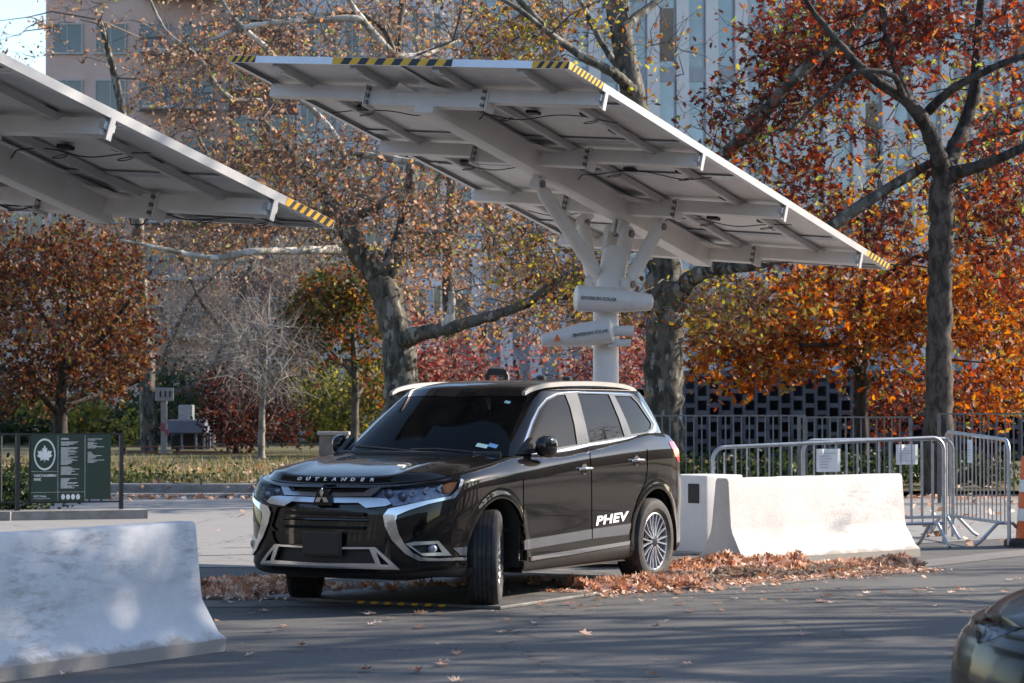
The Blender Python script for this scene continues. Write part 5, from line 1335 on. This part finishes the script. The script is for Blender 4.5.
tree('bare_tree', 'slender whitish tree with bare sweeping twigs left of the SUV hood', 'tree', 58,
     [[(261, 458, 3.6), (262, 420, 3.2), (264, 380, 2.6), (266, 345, 2), (268, 310, 1.3), (270, 285, .7)]] +
     [[(262 + (k % 3), 408 - k * 8, 1.5), (262 + s * 16, 398 - k * 8 - 3, 1.1, dy), (262 + s * 36, 392 - k * 8 - 8 * (k % 2), .8, dy * 1.5), (262 + s * 58, 399 - k * 9 - 10 * (k % 2), .4, dy * 2)] for k, (s, dy) in enumerate([(1, .3), (-1, -.5), (1, -.6), (-1, .5), (1, .2), (-1, -.2), (.8, .6), (-.8, .4), (.6, -.4), (-.6, .2)])],
     [(262, 355, 55, 42, 1.6, 1)], None, .1, 3400, M_bark_white, M_twig_pale, per=14, seed=77, ntwig=1, twr=.010, spread=.9)
tree('small_tree', 'small tree with green and red leaves just left of the low limbed plane tree', 'tree', 60,
     [[(354, 455, 4.6), (355, 415, 4), (355, 385, 3.6), (354, 350, 3), (352, 310, 2)], [(355, 400, 2.4), (364, 385, 2, .3), (378, 372, 1.4, .6)], [(354, 375, 2.4), (330, 350, 1.8, -.3), (310, 330, 1.2, -.5)], [(354, 360, 2), (375, 335, 1.4, .4), (390, 315, 1, .5)]],
     [(325, 315, 38, 35, 1.6, 1.6), (368, 330, 35, 45, 1.6, 1.3), (345, 290, 45, 22, 1.5, 1), (315, 350, 24, 20, 1.4, .5), (375, 375, 20, 22, 1.2, .4)],
     LF_green, .12, 9000, M_bark_grey, M_bark_grey, per=20, seed=88, ntwig=.5, clump=(.28, .26), gap=.05)
tree('bare_tree', 'tall leafless grey tree rising behind the whitish bare tree', 'tree', 78,
     [[(210, 455, 5), (212, 400, 4.5), (222, 350, 4), (238, 310, 3.4), (250, 270, 2.6), (258, 220, 2)], [(140, 380, 3.2), (165, 355, 3.2), (180, 320, 2.6), (200, 290, 2.2), (228, 262, 1.4)], [(222, 350, 3), (250, 320, 2, .8), (290, 290, 1.5, 1.5), (320, 250, 1, 1.8)], [(150, 400, 3), (190, 388, 3), (225, 372, 2), (260, 365, 1.2)], [(228, 335, 2.4), (200, 300, 2, -1), (180, 250, 1.4, -1.5)]],
     [(250, 290, 90, 60, 3, 2), (200, 330, 70, 50, 3, 1), (320, 270, 50, 50, 3, .8)], LF_greyt, .085, 6500, M_bark_grey, M_twig_pale, per=7, seed=99, ntwig=.9, twr=.012, clump=(.5, .4))
# further park trees: each its own crown
far = [('maroon_tree', 'dark maroon bushy tree behind the bare whitish trunk', LF_maroon, 70, [(240, 415, 24, 26, 2.4, 1), (232, 392, 16, 18, 2, .6), (288, 408, 26, 30, 2, .5)], [(236, 455, 3), (236, 400, 2)], 5200, M_bark_dark),
       ('green_tree', 'dark green bushy tree behind the grey kiosk', LF_dark, 92, [(205, 400, 30, 34, 3, 1), (180, 385, 20, 24, 3, .6)], [(205, 450, 4), (205, 390, 3)], 6500, M_bark_dark),
       ('yellow_tree', 'yellow leaved sapling between the small tree and the low stone block', LF_yellow, 66, [(345, 405, 32, 22, 2, 1), (382, 392, 18, 26, 2, .8), (322, 385, 14, 10, 1.5, .3)], [(350, 455, 2.4), (350, 400, 1.6)], 5200, M_bark_dark),
       ('yellow_tree', 'yellow and amber tree low behind the park sign', LF_yellow, 84, [(78, 415, 18, 14, 2, 1), (42, 400, 16, 12, 2, .5), (130, 425, 14, 10, 2, .4)], [(80, 450, 3), (80, 410, 2)], 2400, M_bark_dark),
       ('crimson_tree', 'crimson leaved tree behind the SUV roof beneath the low limb', LF_crimson, 66, [(470, 370, 60, 25, 3, 1), (540, 365, 60, 28, 3, 1), (615, 360, 35, 30, 3, .7), (425, 360, 35, 25, 3, .6), (640, 330, 30, 22, 2, .3)], [(520, 455, 4), (520, 390, 3), (515, 360, 2)], 7500, M_bark_dark),
       ('russet_tree', 'russet tree between the low limb and the mast', LF_tan, 74, [(470, 300, 90, 45, 4, 1), (580, 320, 60, 40, 3, .6), (420, 280, 50, 40, 3, .5)], [(480, 455, 5), (482, 380, 4), (485, 320, 3)], 6000, M_bark_grey),
       ('red_tree', 'low red shrub like tree against the patterned block wall', LF_red, 56, [(895, 402, 26, 18, 1.4, .8), (965, 395, 50, 26, 1.8, 1)], [(930, 455, 3), (930, 400, 2)], 2600, M_bark_dark),
       ('brown_tree', 'brown leaved tree filling the sky above the left canopy', LF_tan, 70, [(120, 30, 150, 40, 5, .7), (60, 190, 120, 50, 4, .7), (210, 80, 80, 60, 4, 1), (230, 180, 90, 60, 4, .9), (150, 260, 120, 40, 3, .7)], [(150, 470, 9), (148, 380, 8), (142, 300, 7), (135, 200, 6), (120, 100, 4), (100, 20, 2.4)], 5200, M_bark_plane),
       ('brown_tree', 'brown leaved tree behind the top of the main canopy', LF_tan, 76, [(450, 40, 100, 50, 5, 1), (350, 80, 100, 90, 4, 1), (330, 230, 90, 60, 4, .7), (500, 230, 70, 50, 3, .6)], [(455, 470, 8), (452, 380, 7), (448, 280, 6), (452, 180, 5), (462, 80, 3)], 5600, M_bark_grey),
       ('golden_tree', 'golden and red tree behind the branches at the right edge', leafmat('golden_leaf', [(0, (.10, .05, .02)), (.4, (.28, .10, .03)), (.65, (.36, .22, .05)), (1, (.24, .26, .05))], .5), 60, [(1000, 300, 50, 60, 3, 1), (900, 210, 100, 40, 3, 1), (1010, 200, 40, 40, 3, .7), (730, 300, 40, 30, 2, .4), (960, 130, 70, 60, 3, .5)], [(1040, 470, 6), (1030, 380, 5), (1015, 300, 4), (1000, 220, 3)], 4500, M_bark_grey),
       ('dark_tree', 'deep shaded evergreen mass of a tree below the rust tree', LF_dark, 88, [(20, 415, 60, 22, 4, 1), (110, 425, 40, 20, 3, .6), (300, 400, 60, 36, 4, 1.2), (150, 410, 40, 25, 3, .6)], [(110, 455, 4), (110, 420, 3)], 12000, M_bark_dark)]
for i, (nm, lb, lf_, Y, bl, tr, nl, bk_) in enumerate(far):
    tree(nm, lb, 'tree', Y, [tr], bl, lf_, (.115 if Y < 80 else .17) * (.9 if 'brown' in nm else 1), nl, bk_, M_twig, per=16, seed=200 + i, ntwig=.3 if 'brown' not in nm else 1, clump=(.5, .42), gap=.1, trunk_n=7, twr=.016)
# street trees beyond the right edge of the picture; their shadows cross the road
def street_tree(x, y, label, H, R_, seed, nl=2600, lift=0, lean=0):
    r_ = np.random.RandomState(seed); root = empty('street_tree', (x, y, 0), 0, label, 'tree', 'street trees beyond the right edge')
    m = MB(); tops = []
    m.tube([Vector((0, 0, -.1)), Vector((.05, 0, 1.5)), Vector((lean * .3, .05, 3.2)), Vector((lean * .5, 0, 4.4 + lift))], [.30, .25, .22, .17], 10)
    for k in range(9):
        a = k * 2.4 + r_.uniform(-.3, .3); h0 = 3.0 + lift + k * .22; l = R_ * r_.uniform(.7, 1.05); e = Vector((math.cos(a) * l, math.sin(a) * l, H * r_.uniform(.55, .95) - h0)); s = Vector((lean * .4, 0, h0))
        p = [s, s + e * .3 + Vector((0, 0, .3)), s + e * .65 + Vector(r_.normal(0, .2, 3)), s + e]; m.tube(p, [.13, .10, .07, .03], 7); tops.append(p)
        for j in range(6):
            q = s + e * (.3 + .1 * j) + Vector((0, 0, .15)); d = Vector(r_.normal(0, 1, 3)) + e.normalized() * .8 + Vector((0, 0, .5)); d.normalize(); m.tube([q, q + d * .7 + Vector(r_.normal(0, .1, 3)), q + d * 1.5], [.03, .02, .008], 4); tops.append([q, q + d, q + d * 1.5])
    m.build('trunk', M_bark_plane, root, smooth=60)
    P = []
    for p in tops:
        for _ in range(int(r_.poisson(nl / len(tops) / 6))): c = np.array(p[-1 if r_.rand() < .6 else -2]) + r_.normal(0, .35, 3); P.append(c + r_.normal(0, .22, (6, 3)))
    leaf_cloud('crown', np.concatenate(P), .13, LF_tan, root, shape='leaf', seed=seed)
for i, (x, y, H, R_, n_, *lf_) in enumerate(STREET):
    street_tree(x, y, ['nearest', 'second', 'third', 'fourth', 'fifth', 'sixth', 'seventh', 'eighth', 'ninth', 'tenth', 'eleventh'][i] + ' street tree outside the right edge of the picture', H, R_, 300 + i, n_, *(lf_ or [0]))
# hedge plants behind the right fence
for k in range(7):
    px = 672 + k * 52; g = W(px, 470, 42.5 + (k % 2)); o = empty('shrub', (g.x, g.y, .1), 0, ['leftmost', 'second', 'third', 'fourth', 'fifth', 'sixth', 'rightmost'][k] + ' of the low dark shrubs in a row behind the iron fence', 'shrub', 'low shrubs behind the iron fence')
    r_ = np.random.RandomState(k); P = r_.normal(0, 1, (600, 3)) * np.array([.36, .30, .15]) + np.array([0, 0, .28]); P = P[P[:, 2] > .03]
    leaf_cloud('foliage', P, .10, LF_dark, o, shape='leaf', seed=k)
    s = MB()
    for j in range(5): s.tube([(0, 0, -.05), (r_.normal(0, .1), r_.normal(0, .1), .3), (r_.normal(0, .3), r_.normal(0, .2), .6)], [.02, .014, .006], 5)
    s.build('stems', M_bark_dark, o)
sh = empty('shrub', (W(18, 500, 34.6).x, 34.6, 0), 0, 'dark shrub behind the fence at the lower left, left of the park sign', 'shrub')
r_ = np.random.RandomState(3); P = r_.normal(0, 1, (3000, 3)) * np.array([.36, .3, .16]) + np.array([-.15, 0, .30]); leaf_cloud('foliage', P[P[:, 2] > .03], .07, LF_dark, sh, seed=4)
# ---------------------------------------------------------------- buildings
M_brick = mat('pink_brick', (.60, .40, .35), .85, 0, .12, .6, dirt=((.70, .52, .46), .25, .4, .7)); M_brick2 = mat('red_brick', (.16, .075, .065), .85, 0, .15, .5)
M_concp = mat('pale_concrete', (.48, .47, .47), .8, 0, .1, .4); M_concg = mat('blue_grey_cladding', (.52, .54, .60), .6, 0, .1, .3)
M_fin = mat('stone_fin', (.62, .60, .62), .6, 0, .06, .5)
M_win = mat('window_glass', (.045, .065, .085), .06, 0, .3, .3, spec=.9); M_winb = mat('curtain_glass', (.36, .50, .60), .05, 0, .35, .35, spec=1.0, coat=.6); M_blind = mat('tan_blind', (.36, .29, .24), .7, 0, .2, .4)
M_rail = mat('balcony_rail', (.20, .24, .32), .5, .3, .1, 3)
def block(px0, px1, Y, top_z, depth, m, name, label, cat='building', z0=0, yaw=0, low=0):
    a, b = W(px0, 400, Y), W(px1, 400, Y); c = Vector(((a.x + b.x) / 2, Y, z0)); wd = b.x - a.x
    root = empty(name, c, yaw, label, cat); q = MB(); q.box((0, depth / 2, top_z / 2), (wd, depth, top_z)); q.build('wall', m, root); return root, wd
def windows(root, wd, z0, z1, floors, cols, ww, wh, mg=M_win, frame=True, off=0, group=None, mf=None):
    k = 0; dz = (z1 - z0) / floors
    src = None
    for f in range(floors):
        for c in range(cols):
            x = -wd / 2 + (c + .5) * wd / cols + off; z = z0 + (f + .5) * dz
            if src is None:
                fr = MB(); e = .08
                fr.box((0, -.02, wh / 2 + e / 2), (ww + 2 * e, .12, e)); fr.box((0, -.05, -wh / 2 - e / 2), (ww + .3, .2, e)); fr.box((-ww / 2 - e / 2, -.02, 0), (e, .12, wh)); fr.box((ww / 2 + e / 2, -.02, 0), (e, .12, wh)); fr.box((0, -.015, 0), (.05, .06, wh))
                src = fr.build('window', mf or M_concp, root); p = MB(); p.box((0, .0, 0), (ww, .02, wh)); pane = p.build('pane', mg, src); src.location = (x, -.01, z)
            else:
                o = src.copy(); COL.objects.link(o); o.parent = root; o.location = (x, -.01, z); q = pane.copy(); COL.objects.link(q); q.parent = o
# far left: pink brick block with balconies
r1, w1 = block(44, 262, 135, 26, 14, M_brick, 'apartment_building', 'pink brick apartment block with blue-grey balconies above the left canopy')
windows(r1, w1, 1.5, 25.5, 8, 5, 1.5, 1.5)
for f in range(8):
    z = 2.2 + f * 3.0; b = MB(); b.box((1.2, -.8, z), (3.6, 1.6, .18)); sl_ = b.build('balcony', M_concp, r1); q = MB(); q.box((1.2, -1.57, z + 1.1), (3.6, .06, .06))
    for k in range(25): q.box((1.2 - 1.75 + k * .146, -1.57, z + .6), (.03, .03, .95))
    q.build('railing', M_rail, sl_)
r2_, w2 = block(228, 300, 128, 30, 12, M_brick2, 'apartment_building', 'dark red brick tower beside the pink block, behind the corner of the main canopy'); windows(r2_, w2, 1.5, 29, 9, 2, 1.1, 1.6, mf=M_concp)
r0, w0 = block(-160, 46, 150, 17, 12, M_concp, 'apartment_building', 'pale low building at the far left under the patch of bright sky'); windows(r0, w0, 1.5, 16.5, 5, 6, 1.5, 1.6)
# middle: blue grey slabs
r3, w3 = block(296, 452, 118, 34, 14, M_concg, 'office_building', 'blue-grey building between the red brick tower and the ribbed glass facade'); windows(r3, w3, 1.0, 33, 10, 7, .62, 2.2)
# right: ribbed glass facade
r4, w4 = block(448, 1180, 96, 34, 20, M_concg, 'glass_building', 'tall glass facade with pale vertical fins behind the canopy and the oaks')
nf = 25; dx = w4 / nf
for i in range(nf + 1):
    q = MB(); x = -w4 / 2 + i * dx; q.box((x, -.35, 18), (.46, .70, 32)); q.build('fin', M_fin, r4)
for i in range(nf):
    x = -w4 / 2 + (i + .5) * dx; q = MB(); q.box((x, -.02, 18), (dx - .46, .06, 32)); q.build('glazing', M_winb, r4)
    q = MB()
    for f in range(9):
        z = 3.2 + f * 3.6; q.box((x, -.07, z), (dx - .47, .06, .55 if f % 2 else .3))
        if (i * 7 + f * 5) % 4 == 0: s = MB(); s.box((x, -.06, z + 1.5), (dx - .5, .02, 2.0)); s.build('blind', M_blind, r4)
        q.box((x + (dx - .46) * .5 - .05, -.06, z + 1.8), (.05, .05, 3.0))
    q.build('spandrels', M_concg, r4)
# patterned block wall at the foot of the facade
a, b = W(684, 440, 64), W(1060, 440, 64); lw = empty('block_screen', ((a.x + b.x) / 2, 64, 0), 0, 'blue-grey pierced block screen wall behind the orange oak and iron fence', 'wall')
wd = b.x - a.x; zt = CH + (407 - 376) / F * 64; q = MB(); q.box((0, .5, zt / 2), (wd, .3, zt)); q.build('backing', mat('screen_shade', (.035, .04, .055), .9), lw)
q = MB(); cw = .30; nc = int(wd / cw); rz = .36
for i in range(nc + 1): q.box((-wd / 2 + i * cw, 0, zt / 2), (.075, .24, zt))
for i in range(nc):
    for j in range(int(zt / rz) + 1):
        z = j * rz + (rz / 2 if i % 2 else 0)
        if z < zt - .05: q.box((-wd / 2 + (i + .5) * cw, -.004, z + .05), (cw - .075, .22, .11))
q.box((0, 0, zt + .06), (wd, .34, .14)); q.build('pierced_blocks', mat('screen_block', (.09, .094, .12), .8, 0, .3, 2), lw)
# city blocks round about, outside the picture; the cars mirror them
M_dstone = mat('dark_stone', (.07, .072, .078), .8, 0, .15, .5)
def side_block(x, y, w_, d_, h_, rz, m, label):
    r_ = empty('apartment_building', (x, y, 0), math.radians(rz), label, 'building', 'city blocks outside the picture')
    q = MB(); q.box((0, d_ / 2, h_ / 2), (w_, d_, h_)); q.build('wall', m, r_); windows(r_, w_, 2.5, h_ - 1, int(h_ / 3.6), int(w_ / 4.5), 1.5, 1.9)
side_block(72, 48, 70, 14, 10, -58, M_brick2, 'dark red brick row along the street, right of the picture')
side_block(70, 2, 50, 14, 22, -92, M_concg, 'blue-grey block right of and behind the viewer')
side_block(10, -48, 90, 14, 12, 180, M_dstone, 'low dark stone row behind the viewer')
side_block(-44, -36, 60, 14, 18, 132, M_dstone, 'unseen dark stone block added behind and left of the viewer for the car reflections')  # unseen block, added to keep bright sky out of the car reflections
side_block(-62, 10, 80, 14, 24, 90, M_dstone, 'dark stone block left of the viewer')
# ---------------------------------------------------------------- park furniture far behind
kx = W(184, 440, 74); k = empty('kiosk', (kx.x, 74, .2), 0, 'grey-blue flat roofed kiosk with dark openings beyond the grass', 'kiosk')
zz = lambda py, Y=74: CH + (407 - py) / F * Y - .2
M_kio = mat('kiosk_panel', (.15, .17, .23), .5, 0, .1, 2); xx = lambda px, Y=74: (px - 512) / F * Y - kx.x
q = MB(); q.bbox(((xx(165) + xx(205)) / 2, .8, (zz(433) + zz(420)) / 2), (xx(205) - xx(165), 1.8, zz(420) - zz(433)), .02); q.build('roof', M_kio, k)
for px in (166, 182, 196, 204): q = MB(); q.box((xx(px), 0, zz(433) / 2), (.06, .06, zz(433))); q.build('post', M_kio, k)
q = MB(); q.box((0, 1.6, zz(433) / 2), (xx(205) - xx(165), .1, zz(433))); q.build('rear_wall', M_kio, k)
q = MB(); q.box((0, 1.3, zz(436) / 2), (xx(203) - xx(167), .1, zz(436))); q.build('counter', M_iron, k)
q = MB(); q.bbox((xx(184), .6, (zz(420) + zz(405)) / 2), (xx(191) - xx(177), .5, zz(405) - zz(420)), .02); q.build('rooftop_unit', M_galv, k)
px_ = W(164, 440, 70); p = empty('sign_post', (px_.x, 70, .2), 0, 'grey post with a white board left of the kiosk', 'sign'); z7 = lambda py: CH + (407 - py) / F * 70 - .2
q = MB(); q.box((0, 0, z7(388) / 2), (.16, .16, z7(388))); q.build('post', M_galv, p); q = MB(); q.bbox((.02, -.12, (z7(401) + z7(388)) / 2), (.50, .06, z7(388) - z7(401)), .01); b_ = q.build('board', M_galv, p)
q = MB()
for k_ in range(3): q.box((-.08 + .13 * k_, -.155, (z7(398) + z7(390)) / 2), (.045, .01, .17))
q.build('board_marks', M_iron, b_)
q = MB(); q.box((-.02, -.10, z7(427)), (.12, .04, .22)); q.box((.10, -.10, z7(432)), (.10, .04, .14)); q.build('small_notice', mat('notice_pink', (.42, .12, .14), .6), p)
for i, (x0, x1) in enumerate(((120, 160), (174, 232))):
    a, b = W(x0, 450, 68), W(x1, 450, 68); r_ = empty('park_bench', ((a.x + b.x) / 2, 68, .2), 0, ['low reddish backless bench left of the grey post', 'low reddish backless bench in front of the kiosk'][i], 'bench', 'slatted park benches')
    w_ = b.x - a.x; s = MB()
    for j in range(4): s.box((0, -.2 + j * .11, .19), (w_, .085, .03))
    s.box((0, -.25, .05), (w_, .03, .06)); s.build('seat', M_wood, r_)
    for x in (-w_ / 2 + .1, w_ / 2 - .1):
        s = MB(); s.box((x, 0, .085), (.06, .36, .17)); s.build('leg', M_iron, r_)
a = W(333, 455, 62); q = empty('stone_block', (a.x, 62, .18), 0, 'pale stone block wall left of the windscreen', 'wall'); m_ = MB(); zt = CH + (407 - 435) / F * 62 - .18
m_.bbox((0, .3, zt / 2), (.68, .6, zt), .02); m_.build('block', mat('block_stone', (.26, .25, .24), .85, 0, .2, 3), q); m_ = MB(); m_.bbox((0, .3, zt + .04), (.78, .7, .08), .01); m_.build('coping', M_concp, q)
def far_car(px0, px1, pyroof, Y, col, label):
    a, b = W(px0, 450, Y), W(px1, 450, Y); L_ = b.x - a.x; root = empty('parked_car', ((a.x + b.x) / 2, Y, .12), 0, label, 'car', 'cars parked beyond the park')
    H = CH + (407 - pyroof) / F * Y - .12; s = L_ / 2
    m = mat('far_paint', col, .3, .3, .05, coat=.8)
    prof = [(-s, .25), (-s, H * .5), (-s * .9, H * .58), (s * .92, H * .60), (s, H * .5), (s, .25)]
    q = MB(); q.prism(prof, 'y', 0, 1.7); q.build('body', m, root)
    q = MB(); q.prism([(-s * .7, H * .58), (-s * .42, H), (s * .50, H), (s * .82, H * .6)], 'y', .12, 1.58); q.build('cabin', M_glass_dark, root)
    q = MB(); q.prism([(-s * .43, H), (-s * .38, H + .04), (s * .46, H + .04), (s * .51, H)], 'y', .10, 1.6); q.build('roof', m, root)
    for x in (-s * .62, s * .62):
        q = MB(); q.lathe([(.32, -.1), (.34, -.05), (.34, .1), (.2, .12)], 18, Matrix.Rotation(math.pi / 2, 3, 'X'), (x, .04, .32)); q.build('wheel', M_rubber, root)
far_car(112, 186, 437, 96, (.10, .12, .14), 'dark car behind the kiosk beyond the park')
far_car(62, 152, 438, 104, (.32, .38, .42), 'pale blue-grey car partly hidden behind the grey sign post')
far_car(268, 330, 436, 90, (.35, .40, .46), 'silver blue car seen through the shrubs left of the SUV hood')
far_car(-40, 30, 440, 90, (.04, .02, .02), 'dark car at the far left edge behind the fence')
# ---------------------------------------------------------------- car nose at the lower right
SED = dict(lip=.006, soft=-.012, plan=[(2.38, 0), (2.372, .2), (2.345, .38), (2.29, .54), (2.20, .67), (2.06, .775), (1.88, .84), (1.65, .875), (1.40, .885), (1.0, .89), (.6, .89), (.2, .89), (-.3, .89), (-.8, .89), (-1.40, .89), (-1.6, .882), (-1.85, .86), (-2.05, .80), (-2.2, .70), (-2.28, .5), (-2.31, .25), (-2.32, 0)],
           crease=([-2.3, -1.2, .3, 1.3, 1.9, 2.3], [.90, .90, .86, .80, .73, .66]), top=([-2.3, -1.6, -.5, .5, 1.0, 1.5, 1.9, 2.15, 2.38], [.98, .99, .96, .94, .92, .865, .79, .735, .685]), wheels=(1.40, -1.40),
           hood=([.8, 1.25, 1.6, 1.9, 2.1, 2.25, 2.4], [.99, .95, .90, .83, .77, .71, .66]), roofz=1.42,
           gh=[(1.05, 0, .2, 0), (1.02, .3, .185, .24), (.95, .55, .135, .41), (.86, .69, .075, .51), (.78, .755, .015, .56), (.66, .79, -.12, .59), (.25, .81, -.35, .60), (-.2, .81, -.6, .605), (-.8, .80, -.95, .60), (-1.2, .78, -1.15, .585), (-1.5, .73, -1.28, .56), (-1.7, .66, -1.36, .51), (-1.8, .45, -1.42, .35), (-1.84, 0, -1.45, 0)])
def make_sedan():
    root = empty('passing_car', SEDAN_LOC, SEDAN_YAW, 'nose of a glossy black car cut off by the lower right corner', 'car')
    bpy.context.view_layer.update(); K = Cutter(root.matrix_world.copy(), (0, 0, CH))
    Pt, _ = shell_points(SED); bm = grid_bm(Pt); bm.faces.layers.int.new('reg'); bm.normal_update()
    if max(bm.faces, key=lambda f: f.calc_center_median().y).normal.y < 0: bmesh.ops.reverse_faces(bm, faces=bm.faces[:])
    bm.normal_update()
    for cx in SED['wheels']:
        circ = [(cx + .39 * math.cos(a), .335 + .39 * math.sin(a)) for a in np.linspace(-.2, math.pi + .2, 26)] + [(cx - .38, .1), (cx + .38, .1)]
        cut_plane_poly(bm, circ, 99, pred=lambda c: c.y > .55)
    K.cut(bm, [(955, 642), (960, 630), (972, 616), (990, 614), (1030, 618), (1022, 628), (1000, 636), (985, 641), (966, 648)], 15, lambda c: c.x > 1.3)
    K.cut(bm, [(2006, 646), (1010, 645), (1009, 664), (1024, 676), (1030, 683), (1018, 683), (1006, 670)], 16, lambda c: c.x > 1.3)
    cut_plane_poly(bm, [(0, .40), (.45, .40), (.60, .34), (.60, .25), (0, .25)], 14, ax=(1, 2), pred=lambda c: c.x > 2.0)
    drop(bm, {99})
    for s_ in (1, -1):
        for nm, rg, of, th, m in (('headlight', {15}, .004, .012, M_lens2),):
            b_ = take(bm, rg, of, th)
            if s_ < 0: b_ = mirror_bm(b_, both=False)
            o = bmobj(nm, b_, m, root, True)
            if nm == 'headlight':
                b_ = take(bm, {15}, -.02); b_ = mirror_bm(b_, both=False) if s_ < 0 else b_; bmobj('reflector_housing', b_, M_lamp_white, o, True)
    g = take(bm, {14, 13}, -.015); mirror_bm(g); bmobj('grille', g, M_plastic, root, True)
    body = bm.copy(); drop(body, {13, 14, 15}); mirror_bm(body); bmobj('body', body, M_black2, root, True)
    hb = hood_bm(SED, Pt, .86); hb.faces.layers.int.new('reg'); hb.normal_update()
    if sum(f.normal.z for f in hb.faces) < 0: bmesh.ops.reverse_faces(hb, faces=hb.faces[:])
    hd = take(hb, {0}, .003, .03); mirror_bm(hd); bmobj('hood', hd, M_black2, root, True)
    Gp, Rf = greenhouse(SED); gb = grid_bm(Gp); mirror_bm(gb); bmobj('windows', gb, M_glass_dark, root, True)
    rb = grid_bm(Rf); mirror_bm(rb); bmobj('roof', rb, M_black, root, True)
    for x in SED['wheels']:
        for s_ in (1, -1): wheel(root, x, .775 * s_, 0, R=.33, side=s_)
    bm.free(); hb.free()
make_sedan()
SUN_AZ, SUN_EL, SUN_E, SKY, EXPO = 68, 27, 4.9, .135, 1.15
# ---------------------------------------------------------------- camera, sun, sky
cam = bpy.data.cameras.new('camera'); co = bpy.data.objects.new('camera', cam); COL.objects.link(co)
co.location = (0, 0, CH); co.rotation_euler = (math.pi / 2 + PITCH, 0, 0)
cam.sensor_width = 36; cam.lens = 36 * F / 1024; cam.clip_end = 3000; cam.clip_start = .1
cam.dof.use_dof = True; cam.dof.focus_distance = 19.8; cam.dof.aperture_fstop = 8.0
scene.camera = co
SAZ, SEL = math.radians(SUN_AZ), math.radians(SUN_EL)
sd = Vector((math.sin(SAZ) * math.cos(SEL), math.cos(SAZ) * math.cos(SEL), math.sin(SEL)))
sl = bpy.data.lights.new('sun', 'SUN'); sl.energy = SUN_E; sl.angle = math.radians(.55); sl.color = (1, .875, .74)
so = bpy.data.objects.new('sun', sl); COL.objects.link(so); so.rotation_euler = sd.to_track_quat('Z', 'Y').to_euler(); so.location = sd * 60
w = bpy.data.worlds.new('World'); scene.world = w; w.use_nodes = True; N = w.node_tree.nodes; L = w.node_tree.links
sk = N.new('ShaderNodeTexSky'); sk.sky_type = 'NISHITA'; sk.sun_disc = False; sk.sun_elevation = SEL; sk.sun_rotation = SAZ
sk.air_density = 1.0; sk.dust_density = .5; sk.ozone_density = 1.0
L.new(sk.outputs[0], N['Background'].inputs['Color']); N['Background'].inputs['Strength'].default_value = SKY
scene.view_settings.view_transform = 'Standard'; scene.view_settings.look = 'None'; scene.view_settings.exposure = EXPO; scene.view_settings.gamma = 1
scene.view_settings.use_curve_mapping = False
scene.cycles.max_bounces = 8; scene.cycles.transparent_max_bounces = 16; scene.cycles.diffuse_bounces = 4; scene.cycles.glossy_bounces = 3
scene.cycles.use_denoising = True; scene.cycles.caustics_reflective = False; scene.cycles.caustics_refractive = False; scene.cycles.sample_clamp_indirect = 6
